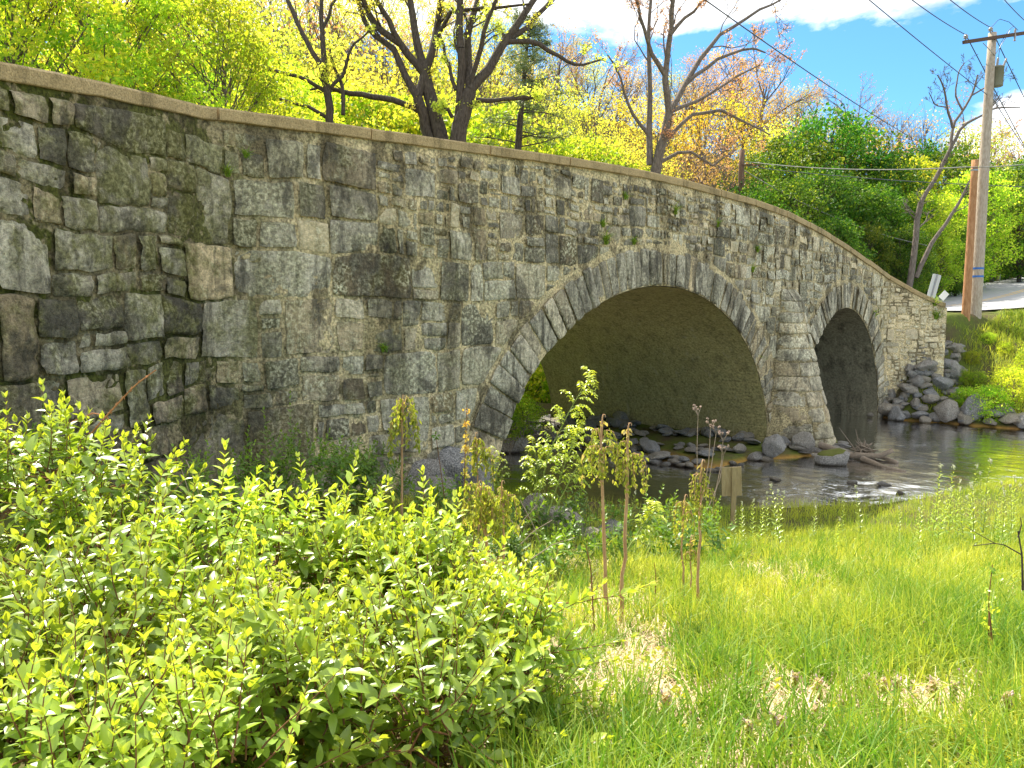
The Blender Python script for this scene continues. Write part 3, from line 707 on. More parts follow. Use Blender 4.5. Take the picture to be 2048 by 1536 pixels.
def build_rocks():
    # riprap piled against the right wing wall
    G = 'boulders piled against the right end of the wall'
    big = [(1735 + 30, 815, .55), (1790, 765, .5), (1800, 720, .5), (1845, 700, .45), (1850, 742, .75), (1905, 752, .7), (1880, 775, .5), (1820, 790, .55), (1860, 805, .5), (1800, 745, .4), (1770, 770, .45), (1835, 770, .4),
           (1880, 720, .35), (1815, 705, .4), (1780, 790, .5), (1840, 825, .45), (1895, 790, .35), (1870, 760, .38), (1862, 690, .4), (1895, 735, .4), (1912, 700, .35), (1925, 745, .35), (1795, 810, .4), (1850, 780, .35), (1825, 745, .32)]
    def onbank(px, py):
        # where the sight line meets the ground
        r = ray(px, py); Ys = np.linspace(8, 60, 1500); X = r[0] / r[1] * Ys; Z = CAM_Z + r[2] / r[1] * Ys
        g = ground(X, Ys, False); i = np.argmax(Z < g) if np.any(Z < g) else -1
        return X[i], Ys[i]
    for i, (px, py, s) in enumerate(big):
        x, y = onbank(px, py)
        lab = {4: 'large grey boulder on top of the pile by the right end of the wall', 5: 'broad blue grey boulder at the upper right of the pile in the grass'}.get(i, 'grey boulder in the pile against the right end of the bridge wall')
        rock(x, y, s * _rr.uniform(.7, .95), lab, G, sink=.15)
    for i in range(110):
        px, py = _rr.uniform(1765, 1925), _rr.uniform(680, 830)
        if px < 1765 + (800 - py) * .75 and py < 800: px += 50
        x, y = onbank(px, py); rock(x, y, _rr.uniform(.13, .3), 'small grey stone wedged among the boulders beside the bridge', 'small stones among the boulder pile', sink=.1, name='stone')
    # row along the far waterline
    row = [(1655, 822, .4), (1690, 818, .5), (1665, 800, .35), (1725, 828, .55), (1760, 805, .45), (1775, 828, .75), (1790, 843, .5), (1838, 838, .5), (1895, 830, .78), (1930, 838, .45), (1950, 826, .8), (1985, 828, .5), (2010, 822, .45), (2022, 838, .5), (1850, 846, .3), (1925, 846, .3), (2040, 842, .45), (1740, 838, .35), (1980, 842, .3), (1700, 832, .3), (2047, 850, .4), (1870, 835, .3), (1810, 838, .3)]
    for i, (px, py, s) in enumerate(row):
        x, y = onbank(px, py + 6)
        lab = {8: 'tall rounded pinkish boulder standing at the far water edge', 10: 'wide flat topped grey boulder at the far water edge'}.get(i, 'river boulder lying along the far water edge')
        rock(x, y, s * .9, lab, 'boulders along the far water edge', z=max(0.0, float(ground(x, y))), sink=.22)
    # ledge of stones along the pier and the vault
    Gs = 'stones of the ledge under the large arch'
    for i in range(290):
        tt = _rr.uniform(-8.2, 2.0); s0 = _rr.uniform(6.6, 11.2) if tt < 0 else _rr.uniform(8.0, 11.6)
        if i % 3 == 0: s0 = 6.75 + _rr.uniform(-.3, .5) + (.6 * tt if tt > 0 else 0) + (2.0 if tt > .8 else 0)
        x, y = xy_of(s0, tt); gz = float(ground(x, y))
        if gz < -.22: continue
        rock(x, y, _rr.uniform(.15, .30) * (1.5 if _rr.random() < .12 else 1), 'dark stone of the ledge at the foot of the large vault', Gs, z=max(gz, -.08), flat=_rr.uniform(.5, .8), sink=.16)
    x, y = xy_of(11.0, 1.3); rock(x, y, .38, 'blocky stone leaning at the left foot of the cutwater', Gs, z=.2, k=2, sink=.1)
    x, y = xy_of(9.6, 1.0); rock(x, y, .42, 'pointed upright stone on the ledge left of the cutwater', Gs, z=.25, k=0, flat=1.2, sink=.05)
    for i, (ds, dt) in enumerate([(10.6, 1.9), (11.4, 1.9), (12.0, 1.85), (12.7, 1.75), (13.3, 1.5), (11.0, 2.3), (11.8, 2.2)]):
        x, y = xy_of(ds, dt); rock(x, y, _rr.uniform(.2, .32), 'pale flat stone at the foot of the pier cutwater', 'stones at the foot of the cutwater', z=.02, flat=.45, sink=.2)
    # bank stones near the left springing of the arch
    left = [(835, 950, 13.4, .62, 1), (870, 975, 12.8, .4, 4), (915, 940, 13.9, .8, 0), (880, 1000, 12.2, .35, 3), (845, 995, 12.4, .35, 1), (960, 980, 13.4, .45, 2), (860, 945, 13.6, .3, 4), (815, 985, 12.5, .3, 2), (900, 1020, 11.6, .3, 4), (830, 1030, 11.2, .35, 5)]
    for i, (px, py, Y, s, k) in enumerate(left):
        P = at(px, py, Y)
        lab = {0: 'long flat dark stone lying against the foot of the wall', 2: 'massive dark blue grey block at the left foot of the large arch'}.get(i, 'grey bank stone below the wall near the large arch')
        rock(P[0], P[1], s, lab, 'bank stones below the wall', z=P[2] - s * .25, sink=.3, k=k)
    for i, (px, py, Y, s) in enumerate([(1125, 1060, 10.2, .38), (1180, 1075, 9.6, .25), (1225, 1060, 10.0, .26), (1075, 1030, 11.2, .25)]):
        P = at(px, py, Y); rock(P[0], P[1], s, ['grey boulder among weeds on the near bank left of the tall stalks', 'small boulder half hidden in grass on the near bank', 'low grey boulder behind the two tall stalks', 'grey boulder at the water edge beside the feathery sapling'][i], None, z=float(ground(P[0], P[1])), sink=.25)
    for i, (px, py, Y, s) in enumerate([(1705, 968, 18.2, .18), (1768, 972, 18.0, .2), (1800, 990, 17.2, .12), (1552, 958, 18.6, .2)]):
        P = at(px, py, Y); rock(P[0], P[1], s, 'dark wet stone breaking the surface of the rapids', 'wet stones in the rapids', z=-.02, sink=.42, flat=.7)
build_rocks()

# ------------------------------------------------------------------ driftwood caught on the pier
M['drift'] = mat_plain('driftwood', (0.20, 0.155, 0.11), 0.85, var=.65, scale=22, bmp=.9)
M['moss'] = mat_plain('moss', (0.10, 0.11, 0.015), 0.95, var=0.5, scale=18, bmp=1.0)
def log(name, pts, r0, r1, label, group, knots=0, seed=0):
    rng = np.random.default_rng(seed); P = resample(pts, 14); n = len(P)
    R = np.linspace(r0, r1, n) * (1 + .06 * np.sin(np.arange(n) * 1.1 + seed))
    g = Geo(); V, F = tubes(P, R, 10); V = V + 0.014 * fbm(V * 4, 3, seed)[:, None] * norm(V - np.repeat(P, 10, 0)); g.add(V, F)
    for e, i in ((0, 0), (n - 1, n - 1)):
        c = g.n; ring = np.arange(10) + e * 10; g.add(P[i:i + 1], []); g.order.append((np.stack([ring, np.roll(ring, -1), np.full(10, c)], 1), 0))
    for _ in range(knots):
        i = rng.integers(2, n - 3); d = norm(rng.normal(size=3)); L = rng.uniform(.15, .5); V, F = tubes(np.stack([P[i], P[i] + d * L * .5, P[i] + d * L + [0, 0, .05]]), np.array([.03, .022, .008]), 5); g.add(V, F)
    return tag(link(name, g.build(name, [M['drift']])), label, 'log', group)
def build_driftwood():
    Y = 21.2
    log('drift_log', [at(1640, 890, 22.0), at(1700, 910, 21.2), at(1760, 912, 20.9), at(1786, 900, 20.8)], .10, .065, 'long crooked driftwood log lying against the pier', 'driftwood', 2, 1)
    log('drift_log', [at(1735, 908, 21.6), at(1765, 915, 21.1), at(1795, 926, 20.6)], .075, .055, 'short driftwood log crossing over the long crooked one', 'driftwood', 1, 2)
    log('drift_log', [at(1725, 917, 20.9), at(1770, 935, 20.0), at(1812, 944, 19.6)], .085, .04, 'wet driftwood log trailing into the rapids', 'driftwood', 1, 3)
    log('drift_log', [at(1665, 905, 21.8), at(1705, 907, 21.6), at(1745, 905, 21.5)], .045, .035, 'thin pale driftwood pole behind the longer logs', 'driftwood', 2, 4)
    for i, (a, b) in enumerate([((1712, 902), (1678, 855)), ((1720, 900), (1711, 858))]):
        V, F = tubes(resample([at(*a, 21.4), at(*b, 21.4)], 5), np.array([.022, .02, .016, .012, .007]), 5)
        tag(link('dead_branch', mesh('dead_branch', V, [F], M['drift'])), ['thin dead branch leaning left out of the driftwood', 'thin dead branch standing upright out of the driftwood'][i], 'branch', 'driftwood')
    # root clump
    g = Geo(); rng = np.random.default_rng(3); c = at(1728, 900, 21.3)
    for _ in range(40):
        d = norm(rng.normal(size=3) * [1, 1, .6]); V, F = tubes(np.stack([c + rng.normal(0, .08, 3), c + d * .2, c + d * rng.uniform(.25, .42) + [0, 0, rng.uniform(-.1, .1)]]), np.array([.032, .02, .007]), 5); g.add(V, F)
    tag(link('root_clump', g.build('root_clump', [M['drift']])), 'tangled pale root clump on top of the driftwood logs', 'roots', 'driftwood')
    P = at(1670, 930, 20.6); r = rock(P[0], P[1], .55, 'low boulder with a green moss cap beside the driftwood', None, z=0.0, k=4, sink=.25)
    ms = link('moss_cap', ROCKS[4], r, (0, 0, .07), None, (.9, .88, .98)); ms.data = ROCKS[4].copy(); ms.data.materials.clear(); ms.data.materials.append(M['moss'])
build_driftwood()

# ------------------------------------------------------------------ poles, wires, signs
M['pole_grey'] = mat_bark('grey_pole_wood', (0.27, 0.21, 0.15), (0.48, 0.41, 0.33), 20); M['pole_brown'] = mat_bark('brown_pole_wood', (0.26, 0.12, 0.05), (0.44, 0.24, 0.12), 16)
M['pole_dark'] = mat_bark('dark_pole_wood', (0.09, 0.055, 0.035), (0.19, 0.12, 0.085), 16)
M['arm'] = mat_plain('crossarm_wood', (0.085, 0.045, 0.025), 0.8, scale=14); M['steel'] = mat_plain('galvanised_steel', (0.32, 0.33, 0.34), 0.45, 0.8); M['porc'] = mat_plain('porcelain', (0.30, 0.27, 0.25), 0.25)
M['tank'] = mat_plain('transformer_paint', (0.17, 0.17, 0.12), 0.5); M['wire'] = mat_plain('wire_aluminium', (0.05, 0.06, 0.07), 0.6, 0.2); M['cable'] = mat_plain('pale_cable', (0.20, 0.20, 0.18), 0.6)
M['blue'] = mat_plain('blue_tape', (0.02, 0.12, 0.40), 0.5); M['signback'] = mat_plain('sign_back_aluminium', (0.52, 0.54, 0.52), 0.5, 0.3, 0.06); M['white'] = mat_plain('white_paint', (0.75, 0.75, 0.73), 0.5, 0, .05)
M['ply'] = mat_bark('weathered_plywood', (0.24, 0.18, 0.09), (0.42, 0.33, 0.18), 12)

def pole(name, base, top, r0, r1, mat, parent, k=16):
    P = resample([base, top], 10); R = np.linspace(r0, r1, 10); V, F = tubes(P, R, k)
    V = V + 0.008 * vnoise(V * np.array([6, 6, 1.2]), 3)[:, None] * np.array([1, 1, 0])
    cap = np.array([np.arange(k) + 9 * k]); return link(name, mesh(name, V, [F, cap], mat), parent)
def local(P, O): return np.asarray(P) - np.asarray(O)
def insulator(parent, p):
    g = Geo(); prof = [(0.018, 0), (.02, .05), (.055, .06), (.06, .075), (.03, .085), (.065, .105), (.062, .12), (.03, .13), (.035, .16), (.0, .165)]
    th = np.arange(10) / 10 * 2 * pi; V = np.array([[r * 1.5 * cos(a), r * 1.5 * sin(a), z * 1.5] for r, z in prof for a in th])
    i = np.arange(len(prof) - 1)[:, None] * 10; j = np.arange(10)[None]; F = np.stack([i + j, i + (j + 1) % 10, i + 10 + (j + 1) % 10, i + 10 + j], -1).reshape(-1, 4)
    g.add(V + np.asarray(p), F); return link('insulator', g.build('insulator', [M['porc']]), parent)
def wire(name, a, b, sag, r, label, mat='wire', group='overhead wires', n=24):
    t = np.linspace(0, 1, n)[:, None]; P = np.asarray(a) * (1 - t) + np.asarray(b) * t; P[:, 2] -= sag * 4 * (t * (1 - t))[:, 0]
    V, F = tubes(P, np.full(n, r), 5); return tag(link(name, mesh(name, V, [F], M[mat])), label, 'wire', group)

def build_poles():
    # tall pole with crossarm and transformer
    Y = 32.2; B = at(1949, 640, Y); Tp = at(1980, 66, Y); Bz = np.array([B[0], Y, 3.6]); Tz = np.array([B[0] + .02, Y, Tp[2]])
    t = thing('utility_pole', 'tall pale utility pole with crossarm and transformer beside the road', 'utility pole', tuple(Bz))
    pole('shaft', (0, 0, 0), local(Tz, Bz), .255, .155, M['pole_grey'], t)
    for py in (533, 549):
        z = at(1955, py + 4, Y)[2]; k = (z - Bz[2]) / (Tz[2] - Bz[2]); r = .255 + (.155 - .255) * k + .006
        V, F = tubes(np.array([[0, 0, z - Bz[2] - .04], [0, 0, z - Bz[2] + .04]]), np.array([r, r]), 20); link('tape_band', mesh('tape_band', V, [F], M['blue']), t)
    # crossarm: perpendicular to the line of wires, seen obliquely
    za = at(1980, 78, Y)[2] - Bz[2] - .02
    L = at(1918, 88, Y - .55); Rr = at(2062, 66, Y + .75); c0 = local(L, Bz); c1 = local(Rr, Bz); ctr = (c0 + c1) / 2; d = norm(c1 - c0); dn = np.array([d[1], -d[0], 0]); up = np.cross(dn, d) * -1
    Rm = np.stack([d, norm(dn), norm(np.cross(d, norm(dn)))], 1); V, F = box(ctr + norm(dn) * .20, (np.linalg.norm(c1 - c0) / 2, .05, .065), Rm); link('crossarm', mesh('crossarm', V, [F], M['arm'], smooth=False), t)
    ia = c0 + d * .12 + norm(dn) * .2 + [0, 0, .06]; ib = c1 - d * .35 + norm(dn) * .2 + [0, 0, .06]; ic = local(Tz, Bz) + [-.12, -.05, -.02]
    for p in (ia, ib, ic): insulator(t, p)
    for s_ in (-1, 1):
        V, F = tubes(np.stack([local(Tz, Bz) + norm(dn) * .17 + [0, 0, -.95], ctr * 0 + local(Tz, Bz) * [1, 1, 0] + d * s_ * .75 + norm(dn) * .2 + [0, 0, c0[2] + (d * (np.linalg.norm(c1 - c0) / 2 + s_ * .75))[2] - .04]]), np.array([.016, .016]), 6); link('brace', mesh('brace', V, [F], M['steel']), t)
    # transformer
    pc = local(at(1992, 150, Y), Bz); g = Geo(); th = np.arange(18) / 18 * 2 * pi
    prof = [(0, -.42), (.20, -.42), (.215, -.39), (.215, .33), (.228, .335), (.228, .37), (.15, .42), (0, .43)]
    V = np.array([[r * cos(a), r * sin(a), z] for r, z in prof for a in th]); i = np.arange(len(prof) - 1)[:, None] * 18; j = np.arange(18)[None]; F = np.stack([i + j, i + (j + 1) % 18, i + 18 + (j + 1) % 18, i + 18 + j], -1).reshape(-1, 4)
    g.add(V + pc + [.08, 0, -.05], F); tr = link('transformer', g.build('transformer', [M['tank']]), t)
    for k, (dx, dz, h, r) in enumerate([(.02, .36, .34, .05), (.26, .26, .42, .045)]):
        P = resample([pc + [dx, 0, dz], pc + [dx + (.14 if k else .03), 0, dz + h]], 9); V, F = tubes(P, np.array([.6, 1, .7, 1.1, .7, 1.1, .7, 1, .4]) * r * 1.1, 10); link('bushing', mesh('bushing', V, [F], M['porc']), tr)
    V, F = tubes(resample([pc + [.05, 0, .7], pc + [.12, 0, 1.3], pc + [.35, -.05, 1.75], pc + [.55, -.1, 1.95]], 10), np.full(10, .012), 5); link('lead', mesh('lead', V, [F], M['wire']), tr)
    V, F = tubes(resample([ic + [.0, 0, .2], ic + [.3, -.05, .55], ic + [.7, -.1, .4], ic + [1.05, -.15, .05]], 12), np.full(12, .012), 5); link('jumper', mesh('jumper', V, [F], M['wire']), t)
    g = Geo(); V, F = tubes(resample([local(Tz, Bz) + norm(dn) * .2 + d * 1.05 + [0, 0, .0], local(Tz, Bz) + norm(dn) * .2 + d * 1.05 + [0, 0, -.5]], 6), np.array([.03, .05, .03, .05, .03, .05]), 8); g.add(V, F); link('cutout_fuse', g.build('cutout_fuse', [M['porc']]), t)
    W = lambda p: np.asarray(p) + Bz + [0, 0, .22]
    wire('power_wire', W(ia), at(1500, -290, 15), .3, .016, 'overhead wire running from the left end of the crossarm')
    wire('power_wire', W(ic), at(1640, -260, 15), .3, .016, 'overhead wire running from the very top of the tall pole')
    wire('power_wire', W(ib), at(1790, -310, 15), .3, .016, 'overhead wire running from the right end of the crossarm')
    wire('power_wire', at(1975, 190, Y), at(1400, -290, 15), .1, .015, 'lowest of the overhead wires meeting the tall pole')
    wire('power_wire', W(ia), at(2250, 640, 80), .5, .02, 'overhead wire leaving the left crossarm end behind the pole')
    wire('power_wire', W(ic), at(2260, 600, 80), .5, .02, 'overhead wire leaving the pole top behind towards the right')
    wire('power_wire', at(1978, 185, Y), at(2180, 480, 70), .3, .018, 'lower wire leaving the tall pole behind towards the right')
    wire('power_wire', at(1330, -58, 22), at(1870, 300, 60), .3, .022, 'long single wire crossing the sky down to the trees')
    # brown stub pole and the dark one behind it
    B2 = np.array([at(1931, 640, 31.6)[0], 31.6, 3.5]); T2 = at(1935, 320, 31.6)
    t2 = thing('utility_pole', 'short reddish brown pole beside the tall pale pole', 'utility pole', tuple(B2)); pole('shaft', (0, 0, 0), (0.0, 0, T2[2] - B2[2]), .17, .13, M['pole_brown'], t2)
    V, F = tubes(np.array([[0, 0, T2[2] - B2[2] - .45], [0, 0, T2[2] - B2[2] - .38]]), np.array([.14, .14]), 12); link('wire_clamp', mesh('wire_clamp', V, [F], M['steel']), t2)
    B3 = np.array([at(1942, 640, 33.4)[0], 33.4, 3.6]); t3 = thing('utility_pole', 'dark narrow pole standing close behind the reddish pole', 'utility pole', tuple(B3)); pole('shaft', (0, 0, 0), (0, 0, 4.9), .13, .11, M['pole_dark'], t3)
    # dark pole behind the bridge
    P4 = at(1484, 300, 40); t4 = thing('utility_pole', 'dark brown pole rising behind the middle of the bridge', 'utility pole', (P4[0], 40, 5.0)); pole('shaft', (0, 0, 0), (0.0, 0, P4[2] - 5.0), .17, .145, M['pole_dark'], t4)
    V, F = box((.45, -.16, at(1484, 331, 40)[2] - 5.0), (.5, .03, .04)); link('bracket', mesh('bracket', V, [F], M['arm'], smooth=False), t4)
    P5 = at(2003, 462, 62); g5 = float(ground(P5[0], 62)); t5 = thing('utility_pole', 'distant thin pole at the wood edge beyond the road', 'utility pole', (P5[0], 62, g5 - .3)); pole('shaft', (0, 0, 0), (0, 0, P5[2] - g5 + .3), .15, .11, M['pole_grey'], t5, 10)
    # cables at mid height
    wire('service_cable', at(1484, 322, 40), at(1933, 334, 31.6), .25, .022, 'pale cable strung from the dark pole to the short reddish pole', 'cable')
    wire('service_cable', at(1933, 334, 31.6), at(2120, 318, 30), .1, .022, 'pale cable running right from the short reddish pole', 'cable')
    wire('service_cable', at(1484, 332, 40), at(2060, 374, 33), .15, .018, 'dark cable passing behind the tall pole towards the right')
    wire('service_cable', at(1484, 338, 40), at(1860, 492, 42), .55, .028, 'sagging pale cable descending from the dark pole to the right', 'cable')
    # road signs seen from behind
    c = at(1868, 572, 33.0); bx = np.array([c[0] - .25, 33.0, 3.9]); sg = thing('road_sign', 'tall narrow sign seen from behind leaning beyond the wall end', 'sign', tuple(bx))
    tl = radians(13); Ry = np.array([[cos(tl), 0, sin(tl)], [0, 1, 0], [-sin(tl), 0, cos(tl)]])
    rx = local(c, bx)
    def plate(w, h, th, r=.05):
        pts = []
        for cx, cz, a0 in ((w - r, h - r, 0), (-w + r, h - r, 90), (-w + r, -h + r, 180), (w - r, -h + r, 270)):
            pts += [(cx + r * cos(radians(a0 + a)), cz + r * sin(radians(a0 + a))) for a in (0, 30, 60, 90)]
        n = len(pts); V = np.array([(x, y, z) for y in (-th, th) for x, z in pts]); F = [np.array([np.arange(n)]), np.array([np.arange(n)[::-1] + n]), np.array([[i, i + n, (i + 1) % n + n, (i + 1) % n] for i in range(n)])]
        return V, F
    V, F = plate(.19, .52, .006); link('sign_plate', mesh('sign_plate', V @ Ry.T + rx, F, M['signback'], smooth=False), sg)
    V, F = box((0, -.025, -.35), (.028, .018, .88)); link('sign_post', mesh('sign_post', V @ Ry.T + rx, [F], M['steel'], smooth=False), sg)
    g = Geo()
    for z in (.3, -.25): V, F = box((0, -.046, z), (.012, .006, .012)); g.add(V @ Ry.T + rx, F)
    link('bolt', g.build('bolt', [M['steel']]), sg)
    c = at(1888, 591, 33.4); tl2 = radians(40); R2 = np.array([[cos(tl2), 0, sin(tl2)], [0, 1, 0], [-sin(tl2), 0, cos(tl2)]]); b2 = np.array([c[0] - .1, 33.4, 3.9])
    s2 = thing('marker_sign', 'small white marker plate tilted beside the sign beyond the wall', 'sign', tuple(b2)); V, F = plate(.14, .19, .006, .02); link('sign_plate', mesh('sign_plate', V @ R2.T + local(c, b2), F, M['white'], smooth=False), s2)
    V, F = tubes(np.stack([np.array([0, .03, -.2]), local(c, b2) + [0, .03, .05]]), np.array([.02, .02]), 6); link('sign_post', mesh('sign_post', V, [F], M['steel']), s2)
    # plywood board on a stake on the near bank
    c = at(1463, 963, 12.4); gz = float(ground(c[0], 12.4)); bd = thing('wooden_board', 'weathered plywood board nailed to a stake at the near water edge', 'board', (c[0], 12.4, gz - .1))
    O = np.array([c[0], 12.4, gz - .1]); Rz = np.array([[cos(.05), 0, sin(.05)], [0, 1, 0], [-sin(.05), 0, cos(.05)]]).T
    V, F = box((0, 0, 0), (.17, .012, .25)); V = V @ Rz.T; link('panel', mesh('panel', V + local(c, O), [F], M['ply'], smooth=False), bd)
    h = c[2] + .255 - O[2]; V, F = box((.035, -.032, h / 2), (.042, .018, h / 2)); link('stake', mesh('stake', V, [F], M['ply'], smooth=False), bd)
build_poles()
# ------------------------------------------------------------------ vegetation: leaves and wood
def leaf_cards(P, D, L, W, rng, fold=0.25):
    """one folded four-corner leaf each"""
    n = len(P); N = norm(rng.normal(size=(n, 3))); S = norm(np.cross(D, N)); U = np.cross(S, D)
    L = np.broadcast_to(L, n)[:, None]; W = np.broadcast_to(W, n)[:, None]
    V = np.stack([P, P + D * L * .45 + S * W * .5 + U * W * fold, P + D * L, P + D * L * .45 - S * W * .5 + U * W * fold], 1)
    return V.reshape(-1, 3), np.arange(4 * n).reshape(-1, 4)

def leaf_full(P, D, U, L, W, droop=0.18, fold=0.18):
    """detailed leaves: 11 verts, midrib fold and a downward curve"""
    n = len(P); D = norm(D); S = norm(np.cross(D, U)); U = np.cross(S, D)
    L = np.broadcast_to(L, n)[:, None]; W = np.broadcast_to(W, n)[:, None]
    out = [P]
    for t, w in ((0.2, .72), (0.48, 1.0), (0.78, .58)):
        c = P + D * L * t - U * L * droop * t * t
        for sgn in (-1, 0, 1): out.append(c + S * W * .5 * w * sgn + U * W * fold * w * abs(sgn))
    out.append(P + D * L - U * L * droop)
    V = np.stack(out, 1); b = np.arange(n)[:, None] * 11
    tri = np.concatenate([b + [0, 2, 1], b + [0, 3, 2], b + [7, 8, 10], b + [8, 9, 10]]); quad = np.concatenate([b + [1, 2, 5, 4], b + [2, 3, 6, 5], b + [4, 5, 8, 7], b + [5, 6, 9, 8]])
    return V.reshape(-1, 3), tri, quad

def curve_pts(p, d, L, rng, n=6, wander=0.18, lift=0.0):
    d = norm(np.asarray(d, float)); out = [np.asarray(p, float)]
    for i in range(n - 1):
        d = norm(d + rng.normal(0, wander, 3) + np.array([0, 0, lift])); out.append(out[-1] + d * L / (n - 1))
    return np.array(out)

def perp(d, ang, rng):
    a = norm(np.cross(d, rng.normal(size=3))); return norm(d * cos(ang) + a * sin(ang))

def branch_out(rng, P, r, lv, maxlv, lists, ends, ratio=0.62, nkid=(3, 5), lift=0.06, wander=0.16, ang=(0.45, 0.95), rmin=(.004, .003)):
    """P: polyline of the parent; fills lists[lv] with (P, R)"""
    L = np.linalg.norm(np.diff(P, axis=0), axis=1).sum()
    for _ in range(rng.integers(*nkid) if nkid[0] != nkid[1] else nkid[0]):
        t = rng.uniform(.3, 1.0); i = min(int(t * (len(P) - 1)), len(P) - 2); f = t * (len(P) - 1) - i
        p = P[i] * (1 - f) + P[i + 1] * f; d = perp(norm(P[i + 1] - P[i]), rng.uniform(*ang), rng)
        l = L * ratio * rng.uniform(.65, 1.15) * (1.15 - .45 * t); rr = max(r * (1 - .6 * t) * .62, rmin[0])
        Q = curve_pts(p, d, l, rng, 6, wander, lift); lists.append((Q, np.linspace(rr, max(rr * .35, rmin[1]), 6)))
        if lv < maxlv: branch_out(rng, Q, rr, lv + 1, maxlv, lists, ends, ratio, nkid, lift, wander, ang, rmin)
        else: ends.append(Q)

def wood_mesh(name, lists, mat, k=6, kt=3, thin=0.02):
    g = Geo(); thick = [x for x in lists if x[1][0] >= thin]; fine = [x for x in lists if x[1][0] < thin]
    for grp, kk in ((thick, k), (fine, kt)):
        if grp:
            V, F = tubes(np.array([x[0] for x in grp]), np.array([x[1] for x in grp]), kk); g.add(V, F)
    return g.build(name, mat)

def leaf_tree(seed, H, rad, trunk_r, nclump, nleaf, lsize, csize, base=0.25, shape=(1, 1), twigs=1, droop=0.3, flat=0.75):
    """returns (wood lists, leaf verts, faces, tone): limbs end in clumps of leaves inside an egg-shaped envelope"""
    rng = np.random.default_rng(seed); lists = []; ends = []
    T = curve_pts((0, 0, -.3), (0, 0, 1), H * .88, rng, 6, .05, .05); lists.append((T, np.linspace(trunk_r, trunk_r * .25, 6)))
    LP = []; LD = []; TN = []
    for i in range(nclump):
        h = base + (1 - base) * (i + rng.random()) / nclump; a = i * 2.4 + rng.uniform(-.5, .5)
        hh = (h - base) / (1 - base); env = rad * math.sqrt(max(0.02, 1 - (2 * hh ** shape[0] - 1) ** 2)) * .98 + .1
        rr = env * math.sqrt(rng.uniform(.25, 1.0)) * rng.uniform(.85, 1.12)
        c = np.array([cos(a) * rr, sin(a) * rr, h * H]); i0 = np.clip(h - .10 - .15 * rr / rad, .12, .85) * 5 / .88
        j = min(int(i0), 4); p = T[j] + (T[j + 1] - T[j]) * (i0 - j)
        mid = (p + c) / 2 + np.array([0, 0, -.06 * rr]) + rng.normal(0, .12, 3)
        Q = resample([p, mid, c], 6); r0 = trunk_r * .32 * (1 - .5 * hh); lists.append((Q, np.linspace(r0, .012, 6)))
        cs = csize * rng.uniform(.7, 1.3); n = int(nleaf * rng.uniform(.6, 1.35)); d = norm(rng.normal(size=(n, 3)))
        pos = c + d * (cs * rng.random(n) ** .45)[:, None] * [1, 1, flat]
        LP.append(pos); dd = norm(d * .6 + rng.normal(size=(n, 3)) * .6 + [0, 0, -droop]); LD.append(dd); cl = rng.normal(0, .26)
        TN.append(np.clip(rng.normal(.5 + cl, .2, n), 0, 1))
        for _ in range(twigs):
            e = c + norm(rng.normal(size=3)) * cs * .9; lists.append((resample([Q[3], (Q[3] + e) / 2 + rng.normal(0, .08, 3), e], 6), np.linspace(.014, .004, 6)))
    LP = np.concatenate(LP); LD = np.concatenate(LD); TN = np.concatenate(TN); n = len(LP)
    L = lsize * rng.uniform(.7, 1.3, n); V, F = leaf_cards(LP, LD, L, L * rng.uniform(.55, .8, n), rng)
    tn = np.repeat(np.stack([TN, (rng.random(n) < .2) * rng.random(n), 0 * TN], 1), 4, 0)
    return lists, V, F, tn

M['bark_dark'] = mat_bark('dark_bark', (0.028, 0.02, 0.015), (0.12, 0.095, 0.075), 22); M['bark_grey'] = mat_bark('grey_bark', (0.07, 0.055, 0.045), (0.23, 0.19, 0.155), 20)
M['twig_mauve'] = mat_bark('twig_bark', (0.10, 0.07, 0.06), (0.24, 0.18, 0.155), 20)
M['lf_lime'] = mat_leaf('lime_leaves', (0.18, 0.34, 0.02), (0.46, 0.57, 0.06), (0.68, 0.66, 0.14), .62, .5, .02, .25)
M['lf_yellow'] = mat_leaf('spring_leaves', (0.35, 0.39, 0.06), (0.58, 0.57, 0.12), (0.68, 0.64, 0.22), .62, .6, .03, .15)
M['lf_gold'] = mat_leaf('golden_leaves', (0.42, 0.29, 0.04), (0.60, 0.47, 0.09), (0.52, 0.33, 0.12), .6, .6, .03, .15)
M['lf_rust'] = mat_leaf('rust_buds', (0.38, 0.25, 0.14), (0.50, 0.36, 0.20), (0.44, 0.26, 0.16), .45, .5)
M['lf_green'] = mat_leaf('green_leaves', (0.04, 0.11, 0.012), (0.13, 0.24, 0.025), (0.28, 0.36, 0.04), .42, .5, .03, .2)
M['needle'] = mat_leaf('pine_needles', (0.05, 0.10, 0.045), (0.13, 0.19, 0.085), (0.2, 0.26, 0.09), .3, .5)

class Proto:
    def __init__(s, name, lists, V, F, tn, leafmat, bark, k=6): s.wood = wood_mesh('trunk', lists, [bark], k); s.leaf = mesh('crown', V, [F], leafmat, smooth=False, attrs={'tone': tn}) if V is not None else None
def plant_tree(pr, x, y, sc, rz, name, label, group, z=None, sz=None, wood='trunk', leaf='crown', cat='tree'):
    z = float(ground(x, y, False)) - .1 if z is None else z
    t = thing(name, label, cat, (x, y, z), group, (0, 0, rz)); t.scale = (sc, sc, sz or sc)
    link(wood, pr.wood, t)
    if pr.leaf: link(leaf, pr.leaf, t)
    return t

